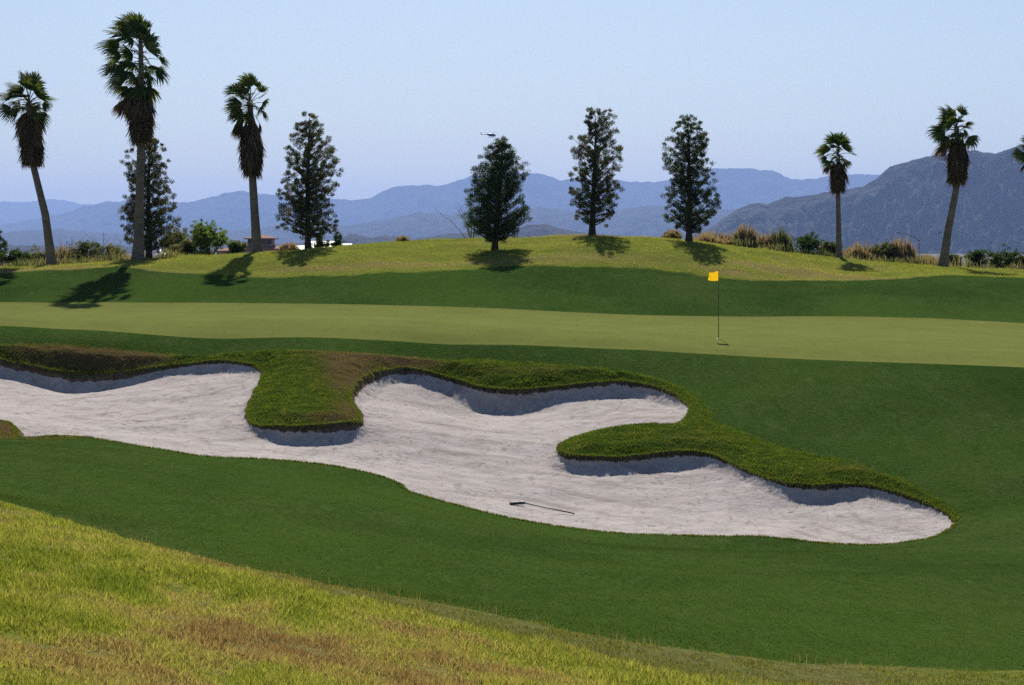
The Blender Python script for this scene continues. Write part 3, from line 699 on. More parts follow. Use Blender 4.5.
# ------------------------------------------------------------------ pines
def tri_cloud(r, centers, radii, per, ln, wd, cols, flat=1.0):
    """needle sprays bursting out of clump centres"""
    nC = len(centers); n = nC*per
    c = np.repeat(centers, per, 0); R = np.repeat(radii, per)[:, None]
    d = r.normal(size=(n, 3)); d /= np.linalg.norm(d, axis=1)[:, None]; d[:, 2] = d[:, 2]*.85+.12
    o = c+d*R*r.uniform(.15, .85, (n, 1))
    l = ln*r.uniform(.6, 1.3, (n, 1)); s = r.normal(size=(n, 3)); s -= d*(s*d).sum(1)[:, None]; s /= np.linalg.norm(s, axis=1)[:, None]
    s *= wd*r.uniform(.7, 1.3, (n, 1))
    t = d+r.normal(0, .35, (n, 3))
    V = np.stack([o-s, o+s, o+t*l+s*.35, o+t*l-s*.35], 1).reshape(-1, 3); i = np.arange(n)*4
    cc = np.array(cols)[r.integers(0, len(cols), nC)]; cc = np.repeat(cc, per, 0)*r.uniform(.7, 1.3, (n, 1))
    return V, np.stack([i, i+1, i+2, i+3], 1), np.repeat(cc, 4, 0)
def prof(pts, t): return float(np.interp(t, [p[0] for p in pts], [p[1] for p in pts]))
def pine(label, bx, by, Yd, top, profL, profR, cols, seed, dens=1.0, cr=.17, tw=6, lean=0, group='pines standing along the mound', per=125):
    """profL / profR: crown half widths in px against height fraction"""
    r = np.random.default_rng(seed); s = Yd/F; random.seed(seed)
    B = Vector(((bx-512)*s, Yd, 0)); B.z = gz(B.x, Yd)-.04
    H = -(top-HY)*s+CZ-B.z
    root = empty('pine_tree', B); tag(root, label, 'pine tree', group)
    mb = MB(); P = []; R_ = []
    for i in range(15):
        t = i/14; P.append(Vector((lean*s*t+math.sin(t*5+seed)*.04*t*4*.3, math.cos(t*4+seed)*.05*t, H*t*.97))); R_.append(tw*s/2*(1-t)**.8*(1+.3*math.exp(-t*25))+.012)
    mb.tube(P, R_, 9, jit=.06); mb.build('trunk', M['bark'], root, True)
    mb = MB(); cen = []; rad = []
    nb_ = int(150*dens)
    for i in range(nb_):
        t = .10+.88*((i+.5)/nb_)**.92; az = i*2.39996+r.uniform(-.4, .4)
        w = prof(profR, t) if math.cos(az) > 0 else prof(profL, t)
        # squeeze the depth axis to the mean width
        wm = (prof(profR, t)+prof(profL, t))/2
        wl = abs(math.cos(az))*w+(1-abs(math.cos(az)))*wm
        L = wl*s*r.uniform(.8, 1.04)
        rise = (.42+.7*t)*L*r.uniform(.6, 1.3)
        tz = t*H-rise*.6+r.normal(0, .02)*H
        if tz < .07*H: tz = .07*H+r.uniform(0, .05)*H
        k0 = min(13, max(0, int(tz/(H*.97)*14))); a_ = P[k0].lerp(P[k0+1], .5)
        st_ = Vector((a_.x, a_.y, tz)); d = Vector((math.cos(az), math.sin(az), 0))
        en = st_+d*L+Vector((0, 0, rise)); mid = st_.lerp(en, .5)+Vector((0, 0, -.06*L))
        mb.tube([st_, mid, en], [.028*(1-t)+.012, .018*(1-t)+.008, .005], 4, cap=False)
        ncl = max(2, int(L/.20))
        for q in range(ncl):
            f_ = 1-(q/ncl)*.85 if q else 1.0
            if r.random() < (.06 if f_ > .7 else .35): continue
            pt = st_.lerp(en, f_)+Vector(r.normal(0, .10, 3))
            cen.append(tuple(pt)); rad.append(cr*(1.0)*r.uniform(.6, 1.15)*(1 if t < .85 else .8))
    mb.build('branches', M['bark'], root)
    V, Fq_, Cq = tri_cloud(r, np.array(cen), np.array(rad), per, .052, .0135, cols)
    me = raw_mesh('foliage', V, Fq_, Cq); link('foliage', me, M['needle'], root)
    return root
DK = [(.035, .065, .02), (.05, .085, .026), (.07, .105, .03)]
OL = [(.06, .085, .03), (.085, .11, .038), (.12, .13, .05), (.12, .105, .055)]
pine('slender pine directly behind the tallest palm', 149, 262, 111.5, 136, [(0, 20), (.1, 26), (.3, 29), (.5, 28), (.75, 24), (.9, 14), (1, 3)], [(0, 20), (.12, 28), (.4, 29), (.6, 22), (.8, 15), (1, 4)], OL, 21, 1.0)
pine('broad based olive pine with wide lower boughs right of a palm', 308, 250, 109.5, 117, [(0, 10), (.08, 22), (.2, 30), (.35, 32), (.5, 26), (.7, 23), (.85, 16), (1, 4)], [(0, 10), (.08, 24), (.2, 30), (.35, 27), (.5, 33), (.63, 33), (.75, 24), (.9, 13), (1, 4)], OL, 22, 1.05)
pine('dark dense pine standing lowest on the front of the mound', 494.5, 251, 105, 141, [(0, 8), (.08, 22), (.2, 33), (.28, 29), (.38, 34), (.46, 29), (.54, 31), (.64, 27), (.70, 22), (.78, 20), (.89, 11), (1, 1)], [(0, 8), (.08, 16), (.15, 28), (.22, 36), (.30, 31), (.39, 34), (.46, 19), (.54, 27), (.65, 27), (.73, 16), (.81, 16), (.9, 7), (1, 2)], DK, 23, 1.2, .23, 6, 7.5)
pine('tall narrow pine on the crest of the mound above the green', 592, 236, 109.6, 111, [(0, 6), (.06, 12), (.15, 19), (.3, 22), (.5, 22), (.6, 23), (.71, 24), (.76, 12), (.85, 10), (.95, 9), (1, 3)], [(0, 6), (.06, 18), (.2, 27), (.33, 31), (.45, 24), (.62, 29), (.7, 19), (.8, 21), (.9, 17), (1, 8)], OL, 24, .95, lean=4)
pine('greyish green pine left of the shrubs on the right of the mound', 689, 242, 108.8, 118, [(0, 6), (.06, 14), (.15, 23), (.3, 26), (.45, 22), (.6, 28), (.68, 28), (.76, 18), (.85, 12), (.95, 8), (1, 2)], [(0, 6), (.06, 16), (.15, 24), (.26, 34), (.36, 27), (.44, 31), (.52, 22), (.66, 21), (.75, 19), (.86, 20), (.93, 10), (1, 4)], [DK[1], DK[2], OL[0], OL[1]], 25, 1.05)
pine('dark pine cut off by the left frame edge', -5, 268, 118, 232, [(0, 6), (.3, 12), (.6, 11), (1, 3)], [(0, 5), (.3, 11), (.6, 11), (.9, 8), (1, 3)], DK, 26, .5, .14, 4)

# ------------------------------------------------------------------ shrubs
TAN = [(.26, .20, .13), (.30, .23, .16), (.20, .17, .10)]
SAGE = [(.13, .15, .08), (.17, .17, .10), (.10, .125, .06)]
GRN = [(.045, .085, .022), (.06, .10, .03), (.035, .065, .02)]
LIME = [(.13, .20, .04), (.17, .24, .06), (.10, .16, .03)]
def shrub(label, px, pyb, wpx, hpx, Yd, cols, seed, kind='bush', tops=None, cat='shrub', group='shrubs along the back of the mound', name='shrub'):
    r = np.random.default_rng(seed+500); s = Yd/F
    B = Vector(((px-512)*s, Yd, 0)); B.z = gz(B.x, Yd)-.05
    top = -(pyb-hpx*1.22-HY)*s+CZ; Hh = max(.3, top-B.z); Wd_ = wpx*s/2*1.5
    root = empty(name, B); tag(root, label, cat, group)
    mb = MB(); cen = []; rad = []
    ns = 16 if kind != 'bare' else 12
    V = np.zeros((0, 3))
    tips = []
    for i in range(ns):
        az = r.uniform(0, 2*PI); sp = r.uniform(.1, 1)
        tip = Vector((math.cos(az)*Wd_*sp, math.sin(az)*Wd_*sp, Hh*r.uniform(.7, 1.0)*(1-.25*sp*sp)))
        mid = tip*.5+Vector((0, 0, Hh*.08)); mb.tube([(0, 0, 0), mid, tip], [.02, .012, .004], 4, cap=False); tips.append((mid, tip))
        if kind in ('bare', 'airy'):
            for q in range(4):
                a_ = mid.lerp(tip, r.uniform(0, .9)); e_ = a_+Vector((r.uniform(-.4, .4)*Wd_, r.uniform(-.4, .4)*Wd_, r.uniform(.05, .3)*Hh))
                mb.tube([a_, e_], [.007, .003], 3, cap=False); tips.append((a_, e_))
    mb.build('branches', M['paletwig'] if name == 'bare_tree' else M['twig'], root)
    if kind == 'bare': return root
    if kind == 'spiky':
        n = int(1500*max(1, wpx/20)); az = r.uniform(0, 2*PI, n); rr = np.sqrt(r.random(n))*Wd_
        x0 = np.cos(az)*rr*.75; y0 = np.sin(az)*rr*.75; hh = Hh*(1-.35*(rr/Wd_)**2)*r.uniform(.45, 1.05, n)*(1+.25*np.sin(az*3+seed))
        z0 = r.uniform(0, .35, n)*hh
        tx = x0*1.25+r.normal(0, .06, n); ty = y0*1.25+r.normal(0, .06, n); fa = r.uniform(0, PI, n); w = .02
        wv = np.stack([np.cos(fa)*w, np.sin(fa)*w, np.zeros(n)], 1); b0 = np.stack([x0, y0, z0], 1); t0 = np.stack([tx, ty, hh], 1); m0 = b0*.45+t0*.55
        V = np.stack([b0-wv, b0+wv, m0+wv, m0-wv, t0], 1).reshape(-1, 3); i = np.arange(n)*5
        cc = np.array(cols)[r.integers(0, len(cols), n)]*r.uniform(.7, 1.3, (n, 1)); cc = np.repeat(cc, 5, 0).reshape(n, 5, 3)
        if tops is not None: cc[:, 4] = np.array(tops)[r.integers(0, len(tops), n)]; cc[:, 2:4] = (cc[:, 2:4]+cc[:, 4:5])/2
        me = raw_mesh('foliage', V, [np.stack([i, i+1, i+2, i+3], 1), np.stack([i+3, i+2, i+4], 1)], cc.reshape(-1, 3))
    else:
        dens = 1 if kind == 'bush' else .75
        for (mid, tip) in tips:
            for q in range(max(1, int(7*dens))):
                c_ = mid.lerp(tip, r.uniform(.1, 1.02))+Vector(r.normal(0, .12*Wd_, 3)); c_.z = max(.05, c_.z); cen.append(tuple(c_)); rad.append(r.uniform(.08, .17)*(1 if kind == 'bush' else .7))
            if kind == 'bush':
                c_ = mid*.6+Vector(r.normal(0, .25*Wd_, 3)); c_.z = abs(c_.z)*.5+.1; cen.append(tuple(c_)); rad.append(.2)
        V, Fq_, Cq = tri_cloud(r, np.array(cen), np.array(rad), 34 if kind == 'bush' else 32, .07, .022, cols)
        me = raw_mesh('foliage', V, Fq_, Cq)
    link('foliage', me, M['leaf'], root)
    return root
PINK = [(.30, .22, .18), (.34, .27, .2), (.24, .17, .13)]
sh = [
 ('round green bush at the left frame edge', 16, 268, 20, 15, 115, GRN, 'bush', None),
 ('dusty sage bush left of the leaning palm', 38, 267, 22, 14, 117, SAGE, 'bush', None),
 ('pinkish topped bush immediately right of the leaning palm', 66, 266, 24, 16, 116, SAGE, 'spiky', PINK),
 ('large green and tan bush midway between leaning palm and tallest palm', 89, 265, 26, 19, 115, SAGE+GRN, 'bush', None),
 ('low olive bush left of the tallest palm', 113, 264, 24, 14, 115, SAGE, 'bush', None),
 ('leafless twiggy shrub rising behind the large green and tan bush', 100, 262, 38, 25, 122, SAGE, 'bare', None),
 ('leafless twiggy shrub near the leaning palm trunk', 62, 263, 34, 24, 123, SAGE, 'bare', None),
 ('grey twiggy shrub right of the slender pine', 176, 259, 26, 22, 118, SAGE, 'airy', None),
 ('low dusty bush left of the lime green shrub', 188, 258, 22, 14, 115, SAGE, 'bush', None),
 ('tall airy lime green shrub left of the medium palm', 210, 257, 34, 26, 114, LIME, 'airy', None),
 ('small olive bush between the lime green shrub and medium palm', 236, 255, 14, 10, 113, GRN+SAGE, 'bush', None),
 ('low tan bush between medium palm and broad pine', 290, 251.5, 15, 7, 113, TAN+SAGE, 'spiky', PINK),
 ('tiny tan tuft on the skyline of the mound', 403, 242, 9, 5, 112, TAN, 'spiky', TAN),
 ('small tan tuft at the foot of the greyish green pine', 672, 241, 14, 9, 113, TAN, 'spiky', TAN),
 ('wide low pinkish tan bush right of the greyish green pine', 713, 246, 38, 11, 114, TAN+SAGE, 'spiky', PINK),
 ('upright sage bush standing alone in a gap', 744, 250, 19, 20, 114, SAGE, 'spiky', PINK),
 ('pinkish bush left end of the long shrub clump', 763, 253, 20, 15, 115, SAGE+TAN, 'spiky', PINK),
 ('tall olive bush in the middle of the shrub clump', 780, 254, 20, 20, 115, SAGE+GRN, 'spiky', SAGE),
 ('large dark green bush of the shrub clump left of smallest palm', 805, 257, 32, 18, 115.5, GRN, 'bush', None),
 ('low green bush at the foot of the smallest palm', 829, 259, 20, 13, 116, GRN+SAGE, 'bush', None),
 ('tan topped bush right of the smallest palm', 861, 262, 30, 15, 117.5, SAGE+GRN, 'spiky', PINK),
 ('green bush between two tan bushes right of the smallest palm', 884, 263, 20, 17, 117.5, GRN+SAGE, 'bush', None),
 ('tall wispy tan bush below the street lamp', 901, 264, 22, 20, 118, SAGE+TAN, 'spiky', PINK),
 ('low dry grass clump left of the leaning right palm', 924, 266, 24, 9, 118.5, TAN, 'spiky', TAN),
 ('small green bush right of the leaning right palm', 953, 268, 13, 11, 118.5, GRN, 'bush', None),
 ('dark green rounded bush with bare ground on its left', 976, 270, 18, 16, 119, GRN, 'bush', None),
 ('widest dark green bush near the right frame edge', 1000, 271, 28, 17, 119.5, GRN, 'bush', None),
 ('green bush cut off by the right frame edge', 1026, 272, 22, 14, 120, GRN+SAGE, 'bush', None),
]
for i, (lab, px, pb, w, h, Yd, cols, kd, tp) in enumerate(sh): shrub(lab, px, pb, w, h, Yd, cols, i, kd, tp)
n = 60000; yy = rng.uniform(117, 150, n); uu = rng.uniform(-.27, .27, n); xx = uu*yy
dn = fbm(xx*.35, yy*.25, 4, 111); k_ = (dn+rng.normal(0, .05, n) > .02) & ((xx < -14.5) | (xx > 9.5)); xx, yy = xx[k_], yy[k_]; n = len(xx); dn = dn[k_]
hh = (.25+1.6*np.clip(dn, 0, .5))*rng.uniform(.4, 1.1, n)+(yy-117)*.05
n2 = 70000; y2 = rng.uniform(112.5, 119, n2); u2 = rng.uniform(-.27, .27, n2); x2 = u2*y2
d2 = fbm(x2*.45, y2*.4, 4, 121); k2 = (d2+rng.normal(0, .08, n2) > -.12) & ((x2 < -14.8) | (x2 > 10.8)) & (y2 > 112+np.clip((x2-10)*.42, 0, 6)); x2, y2, d2 = x2[k2], y2[k2], d2[k2]
xx = np.concatenate([xx, x2]); yy = np.concatenate([yy, y2]); hh = np.concatenate([hh, (.2+.9*np.clip(d2+.1, 0, .5))*rng.uniform(.4, 1.15, len(x2))]); n = len(xx)
blades('desert_scrub', xx, yy, hh, np.full(n, .035), palette(n, .5+fbm(xx*.3, yy*.3, 2, 123)*.9+rng.normal(0, .15, n), [(.08, .115, .045), (.13, .155, .08), (.20, .19, .12), (.29, .23, .16)], .25), hh*rng.uniform(.1, .5, n), 'dusty low scrub filling the gaps behind the bushes')
shrub('bare pale branches reaching out behind the dark dense pine', 472, 242, 50, 36, 116, SAGE, 71, 'bare', None, 'bare tree', None, 'bare_tree')
for (lab, px, pb, w, h, sd_) in (('small dark tree close right of the broad pine trunk', 320, 250, 13, 17, 72), ('tiny round dark tree beside the white tent roofs', 337.5, 249, 8, 14, 73)):
    shrub(lab, px, pb, w, h, 125, DK+GRN, sd_, 'bush', None, 'tree', None, 'small_tree')

# ------------------------------------------------------------------ house, white roofs, lamp, helicopter
PLZ = -2.0   # level of the desert plain
def hip(mb, cx, cy, z, w, d, h, ov=.5, ridge=.35):
    w2, d2 = w/2+ov, d/2+ov; r_ = w*ridge/2
    mb.add([(cx-w2, cy-d2, z), (cx+w2, cy-d2, z), (cx+w2, cy+d2, z), (cx-w2, cy+d2, z), (cx-r_, cy, z+h), (cx+r_, cy, z+h),
            (cx-w2, cy-d2, z-.25), (cx+w2, cy-d2, z-.25), (cx+w2, cy+d2, z-.25), (cx-w2, cy+d2, z-.25)],
           [(0, 1, 5, 4), (1, 2, 5), (2, 3, 4, 5), (3, 0, 4), (0, 6, 7, 1), (1, 7, 8, 2), (2, 8, 9, 3), (3, 9, 6, 0), (9, 8, 7, 6)])
D = 520.; s = D/F
hb0 = Vector(((262-512)*s, D, PLZ)); hs_ = empty('house', hb0); tag(hs_, 'two storey tan house with flat brown hip roofs behind the mound', 'house')
zz = lambda py: CZ-(py-HY)*s-PLZ
mb = MB(); mb.box((0, 0, zz(249)/2), (11.5, 9, zz(249))); mb.box((-.3, 1, (zz(249)+zz(238.5))/2+.1), (5.6, 5.4, zz(238.5)-zz(249)-.2)); mb.box((-7.6, 1, zz(251)/2), (4.6, 7, zz(251))); mb.build('wall', M['stucco'], hs_)
mb = MB(); hip(mb, 0, 0, zz(248.6), 11.5, 9, .9); mb.build('roof', M['rooftile'], hs_)
mb = MB(); hip(mb, -.3, 1, zz(238.2), 5.6, 5.4, .75, .75); mb.build('roof', M['rooftile'], hs_)
mb = MB(); hip(mb, -7.6, 1, zz(250.6), 4.6, 7, .6); mb.build('roof', M['rooftile'], hs_)
for q in range(4):
    mb = MB(); mb.box((-2.35+q*1.37, -1.72, zz(241.6)), (1.1, .1, 1.2)); mb.build('window', M['glass'], hs_)
for q in (-3.6, 0, 3.6):
    mb = MB(); mb.box((q, -4.53, 4.2), (1.6, .1, 1.3)); mb.build('window', M['glass'], hs_)
def tentroof(label, pxc, wpx, topy, D, d=14, bump=2.2):
    s = D/F; B = Vector(((pxc-512)*s, D, PLZ)); root = empty('tent_building', B); tag(root, label, 'tent')
    w = wpx*s; top = CZ-(topy-HY)*s-PLZ
    mb = MB(); mb.box((0, 0, (top-bump)/2), (w, d, top-bump)); mb.build('wall', M['white'], root)
    z0, z1, x0, y0 = top-bump, top, w/2+.3, d/2+.4
    mb = MB(); mb.add([(-x0, -y0, z0), (x0, -y0, z0), (x0*.8, 0, z1), (-x0*.8, 0, z1), (x0, y0, z0), (-x0, y0, z0), (-x0, -y0, z0-.2), (x0, -y0, z0-.2), (x0, y0, z0-.2), (-x0, y0, z0-.2)],
                      [(0, 1, 2, 3), (4, 5, 3, 2), (1, 4, 2), (5, 0, 3), (6, 7, 1, 0), (7, 8, 4, 1), (8, 9, 5, 4), (9, 6, 0, 5), (9, 8, 7, 6)])
    mb.build('roof', M['white'], root, False)
    mb = MB(); mb.box((0, -d/2-.06, 1.3), (2.4, .1, 2.6)); mb.build('door', M['steel'], root)
tentroof('large white pitched tent roof left of the tiny round tree', 324, 30, 241, 600)
tentroof('low white pitched roof right of the tiny round tree', 346, 13, 243.5, 640, 10, 1.7)
tentroof('long low white building left of the broad based pine', 300, 20, 245.5, 620, 9, 1.3)
tentroof('small white roof glimpsed right of the slender pine', 166, 12, 249.5, 580, 9, 1.2)
tentroof('small white roof peeping out left of lime green shrub', 184, 9, 250.5, 590, 9, 1)

D = 260.; s = D/F; B = Vector(((919-512)*s, D, PLZ-.2)); lamp = empty('street_lamp', B); tag(lamp, 'thin double armed street lamp beyond the shrubs at right', 'street lamp')
T = CZ-(240-HY)*s-B.z; mb = MB(); mb.tube([(0, 0, 0), (0, 0, T)], [.10, .06], 10); mb.build('pole', M['steel'], lamp, True)
for sg in (-1, 1):
    mb = MB(); mb.tube([(0, 0, T-.1), (sg*.6, 0, T+.35), (sg*1.4, 0, T+.68), (sg*2.2, 0, T+.8)], [.045, .04, .035, .03], 6); arm = mb.build('arm', M['steel'], lamp, True)
    mb = MB(); mb.add([(sg*2.1-.08, -.13, T+.75), (sg*2.1-.08, .13, T+.75), (sg*2.7, .1, T+.74), (sg*2.7, -.1, T+.74), (sg*2.15, -.08, T+.88), (sg*2.15, .08, T+.88), (sg*2.6, .05, T+.84), (sg*2.6, -.05, T+.84)],
                      [(3, 2, 1, 0), (4, 5, 6, 7), (0, 1, 5, 4), (1, 2, 6, 5), (2, 3, 7, 6), (3, 0, 4, 7)]); mb.build('lamp_head', M['steel'], arm)

D = 1900.; s = D/F; hc = W(490, 135, D); he = empty('helicopter', hc); tag(he, 'tiny dark helicopter flying above the dark dense pine', 'helicopter')
def lathe_x(secs, n=12):
    mb = MB(); vs = []
    for x_, zc, ry, rz_ in secs:
        for q in range(n): vs.append((x_, ry*math.cos(2*PI*q/n), zc+rz_*math.sin(2*PI*q/n)))
    mb.add(vs, [(i*n+q, i*n+(q+1) % n, (i+1)*n+(q+1) % n, (i+1)*n+q) for i in range(len(secs)-1) for q in range(n)]+[tuple(range(n))[::-1], tuple((len(secs)-1)*n+q for q in range(n))])
    return mb
lathe_x([(5.0, -.5, .1, .1), (4.6, -.45, .7, .6), (3.4, -.2, 1.1, 1.1), (1.5, 0, 1.2, 1.3), (-.5, .1, 1.1, 1.2), (-1.8, .3, .6, .7), (-2.4, .5, .3, .35)]).build('fuselage', M['heli'], he, True)
lathe_x([(-2.2, .5, .32, .38), (-4.5, .55, .22, .25), (-7.2, .6, .13, .15)], 8).build('tail_boom', M['heli'], he, True)
mb = MB(); mb.add([(-6.6, -.05, .5), (-7.4, -.05, .5), (-8.0, -.05, 2.0), (-7.4, -.05, 2.0), (-6.6, .05, .5), (-7.4, .05, .5), (-8.0, .05, 2.0), (-7.4, .05, 2.0)], [(0, 1, 2, 3), (7, 6, 5, 4), (0, 4, 5, 1), (1, 5, 6, 2), (2, 6, 7, 3), (3, 7, 4, 0)]); mb.box((-7.0, .25, .6), (.18, .06, 1.8)); mb.build('tail_fin', M['heli'], he)
mb = MB(); mb.tube([(.6, 0, 1.2), (.6, 0, 2.05)], [.16, .1], 8); mast = mb.build('rotor_mast', M['heli'], he)
mb = MB(); mb.box((.6, 0, 2.08), (11, .35, .06), .5); mb.build('rotor_blades', M['heli'], mast)
mb = MB()
for y in (-1.1, 1.1):
    mb.tube([(-1.5, y, -1.9), (3.2, y, -1.9), (3.7, y, -1.7)], .09, 6); mb.tube([(0, y*.6, -1), (0, y, -1.9)], .07, 5); mb.tube([(2.3, y*.6, -1), (2.3, y, -1.9)], .07, 5)
mb.build('landing_skid', M['heli'], he)

# ------------------------------------------------------------------ plain and mountains
m, nt = newmat('desert'); k = N(nt); p = k.pos()
c = k.mix(k.rampf(k.noise(p, .012, 6, .65), .35, .65), (.13, .11, .085), (.18, .15, .12)); c = k.mix(k.rampf(k.noise(p, .35, 4, .6), .5, .62), c, (.10, .10, .06))
k.out(k.principled(c, .95, .05)); M['desert'] = m
Rr = 60000.; ang = np.linspace(0, 2*PI, 65)[:-1]; rad = [0, 150, 600, 3000, 12000, Rr]
V = [(0, 0, PLZ)]; Fs = []
for i, q in enumerate(rad[1:]):
    for a_ in ang: V.append((q*math.cos(a_), q*math.sin(a_), PLZ-(i > 2)*4*(i-2)))
n = 64
tri = np.array([(0, 1+q, 1+(q+1) % n) for q in range(n)]); qd = np.array([(1+i*n+q, 1+(i+1)*n+q, 1+(i+1)*n+(q+1) % n, 1+i*n+(q+1) % n) for i in range(len(rad)-2) for q in range(n)])
tag(link('desert_plain', raw_mesh('desert_plain', V, [tri, qd]), M['desert']), 'flat tan desert plain reaching the mountains', None, None, 'structure')

m, nt = newmat('mountain_rock'); k = N(nt); p = k.pos()
nn = k.noise(p, .0016, 8, .7); n2 = k.noise(k.scale(p, (1, .5, 2)), .006, 6, .7)
c = k.mix(k.rampf(nn, .36, .64), (.014, .013, .016), (.028, .025, .028)); c = k.mix(k.math('MULTIPLY', k.rampf(n2, .55, .7), .6), c, (.05, .043, .04)); c = k.mix(k.math('MULTIPLY', k.rampf(n2, .45, .3), .6), c, (.012, .011, .012))
k.out(k.principled(c, .95, .05, k.bump(n2, 60., .8))); M['rock'] = m
def mrange(label, D, depth, crest, seed, rough=.35, base_py=253, fs=1.0, back=.35):
    cp = np.array(crest, float); cols = np.arange(cp[0, 0], cp[-1, 0]+.1, 2.0 if D < 20000 else 2.5)
    t = np.concatenate([np.linspace(0, 1, 90), 1+np.linspace(0, 1, 12)[1:]*back*2])
    PX, T = np.meshgrid(cols, t)
    cy = np.interp(PX, cp[:, 0], cp[:, 1]); s = D/F
    Hc = (HY-cy)*s+CZ+perlin(PX*.09, PX*0+seed, seed)*s*1.2+perlin(PX*.28, PX*0+seed, seed+1)*s*.6
    Y = D-depth*(1-T); X = (PX-512)/F*Y
    sc = depth/5.5/fs
    rd = ridged(X/sc+fbm(X/sc, Y/sc, 2, seed+9)*.6, Y/sc, 6, seed)
    gul = ridged(X/(sc*.35)+fbm(X/sc, Y/sc, 2, seed+5)*1.2, Y/(sc*1.3), 4, seed+3)
    tt = np.clip(T, 0, 1); pr_ = .25*tt+.75*tt**1.9
    z0 = PLZ-20
    env = 4*tt*(1-tt)
    shape = pr_*(1+0*rd)+env*rough*((rd-.55)*1.1+(gul-.55)*.45)*.62*(1-.3*tt)
    shape = np.maximum(shape, .012*tt)
    sm = .06*np.sqrt(np.clip(1-tt, 0, 1))*(gul-.5)
    Z = z0+(Hc-z0)*np.clip(shape+sm*(tt > .1), 0, None)
    # keep the front slopes below the crest line seen behind them
    lim = (Hc-CZ)/D*Y*(.985-.10*(1-tt))+CZ
    Z = np.where(T < .999, np.minimum(Z, np.maximum(lim, z0)), Z)
    bk = T > 1
    Z = np.where(bk, z0+(Hc-z0)*(1-sstep(0, back*2, T-1))-(gul*.1*(T-1))*(Hc-z0), Z)
    ny_, nx_ = PX.shape; i = np.arange(ny_*nx_).reshape(ny_, nx_)
    me = raw_mesh('mountain_range', np.stack([X, Y, Z], -1).reshape(-1, 3), np.stack([i[:-1, :-1], i[:-1, 1:], i[1:, 1:], i[1:, :-1]], -1).reshape(-1, 4))
    o = link('mountain_range', me, M['rock'], None, True); tag(o, label, None, None, 'structure')
mrange('faintest and farthest mountain skyline at the left', 34000, 7000, [(-700, 215), (-300, 205), (-150, 208), (-60, 203), (0, 201.6), (28, 202), (50, 199), (64, 200), (80, 204), (94, 204), (111, 201), (140, 204), (180, 205), (240, 212), (320, 222), (420, 235)], 1, .3)
mrange('long blue mountain range across the middle distance', 24000, 2600, [(-700, 225), (-400, 230), (-200, 226), (-60, 229), (0, 225), (30, 220), (60, 214), (85, 206), (111, 202), (125, 201), (150, 204), (170, 203), (190, 202), (207, 198), (225, 193), (243, 191), (257, 193), (275, 195), (300, 196), (336, 199), (360, 200), (370, 198), (385, 190), (402, 185.5), (425, 185), (440, 186), (457, 180.5), (472, 176), (490, 174), (510, 173), (527, 172.6), (545, 174.7), (560, 180), (568, 179), (600, 180), (621, 180.5), (640, 182), (657, 182), (680, 178), (698, 171), (710, 169), (739, 168), (765, 169.7), (780, 173), (792, 180), (815, 178.5), (827, 176), (849, 174), (878, 174.6), (920, 178), (1000, 185), (1200, 190), (1700, 200)], 2, .5)
mrange('lower layer of blue ridges in front of the long range', 15000, 2600, [(-700, 240), (-300, 236), (0, 232), (60, 229), (120, 234), (180, 226), (230, 231), (300, 222), (350, 226), (420, 212), (470, 216), (540, 207), (590, 214), (650, 205), (700, 210), (760, 208), (820, 216), (900, 226), (1100, 236)], 7, .7)
mrange('big rugged brown blue mountain at the right', 7300, 1100, [(640, 246), (680, 238), (700, 231), (713, 226), (727.6, 215.5), (742, 207), (760, 202), (768, 204.5), (786, 196.6), (803, 196.6), (820, 193), (840, 190), (864, 186), (878, 177.5), (890, 166.5), (907, 161.5), (922, 157.7), (937, 154), (945, 155), (972, 150), (983, 151.5), (995, 153.6), (1007, 150), (1018, 145.5), (1030, 144), (1080, 138), (1160, 150), (1300, 175), (1700, 205)], 4, 1.0, 253, 1.15)
mrange('low dark foothills just above the mound skyline', 6500, 900, [(-300, 246), (-60, 244), (60, 246), (200, 245), (300, 243), (340, 238), (350, 235), (356, 234), (371, 238), (380, 236), (394, 235.5), (410, 239), (441, 235), (455, 233), (469, 231.6), (490, 233), (510, 229), (536, 224), (545, 224), (562, 229), (590, 233), (620, 236), (660, 238), (720, 244), (800, 246)], 6, .8)

# ------------------------------------------------------------------ air
m, nt = newmat('haze_air'); k = N(nt)
v = k.n('ShaderNodeVolumePrincipled'); v.inputs['Color'].default_value = (.335, .50, .93, 1); v.inputs['Density'].default_value = 4.4e-5; v.inputs['Anisotropy'].default_value = .25
k.out(None, v.outputs[0])
mb = MB(); mb.box((0, 8000, 450), (60000, 57000, 960)); hz = mb.build('haze', m); tag(hz, 'thin blue desert haze over the valley', None, None, 'stuff')
hz.location.z = 0
# lower the bottom below the lowest ground
hz.data.transform(Matrix.Translation((0, 0, -0.0)))

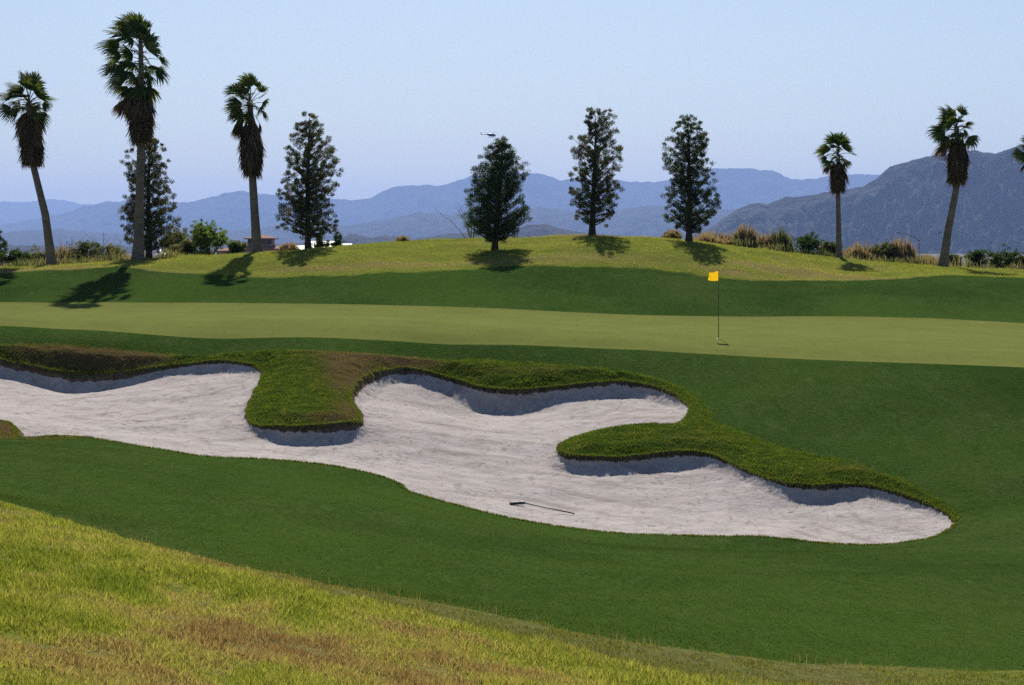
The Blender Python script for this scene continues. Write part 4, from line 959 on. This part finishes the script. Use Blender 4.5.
# ------------------------------------------------------------------ light, sky, camera
EL, AZ = math.radians(40), math.radians(-1.5)   # AZ: right of the view direction
w = bpy.data.worlds.new('World'); S.world = w; w.use_nodes = True; nt = w.node_tree; nt.nodes.clear()
sky = nt.nodes.new('ShaderNodeTexSky'); sky.sky_type = 'NISHITA'; sky.sun_disc = False; sky.sun_elevation = EL; sky.sun_rotation = AZ
sky.air_density = 1.0; sky.dust_density = 1.0; sky.ozone_density = 2.0; sky.altitude = 200
bg = nt.nodes.new('ShaderNodeBackground'); bg.inputs['Strength'].default_value = .06
ow = nt.nodes.new('ShaderNodeOutputWorld'); mx = nt.nodes.new('ShaderNodeMix'); mx.data_type = 'RGBA'; mx.blend_type = 'MULTIPLY'; mx.inputs[0].default_value = 1; mx.inputs[7].default_value = (.90, .975, 1.09, 1); nt.links.new(sky.outputs[0], mx.inputs[6]); nt.links.new(mx.outputs[2], bg.inputs[0]); nt.links.new(bg.outputs[0], ow.inputs[0])
ld = bpy.data.lights.new('sun', 'SUN'); ld.energy = 5.0; ld.angle = math.radians(.55); ld.color = (1, .955, .88)
lo = bpy.data.objects.new('sun', ld); COL.objects.link(lo)
sdir = Vector((math.sin(AZ)*math.cos(EL), math.cos(AZ)*math.cos(EL), math.sin(EL)))
lo.rotation_euler = sdir.to_track_quat('Z', 'Y').to_euler(); lo.location = (0, 0, 60)
cd = bpy.data.cameras.new('camera'); cam = bpy.data.objects.new('camera', cd); COL.objects.link(cam)
cam.location = (0, 0, CZ); cam.rotation_euler = (PI/2, 0, 0); cd.sensor_width = 36; cd.lens = 36*F/1024; cd.shift_y = -(342.5-HY)/1024
cd.clip_start = .1; cd.clip_end = 200000
S.camera = cam
S.view_settings.view_transform = 'Standard'; S.view_settings.look = 'None'; S.view_settings.exposure = .4; S.view_settings.gamma = 1
S.render.resolution_x = 1024; S.render.resolution_y = 685
S.cycles.use_denoising = False; S.cycles.volume_bounces = 0; S.cycles.max_bounces = 6; S.cycles.transparent_max_bounces = 8
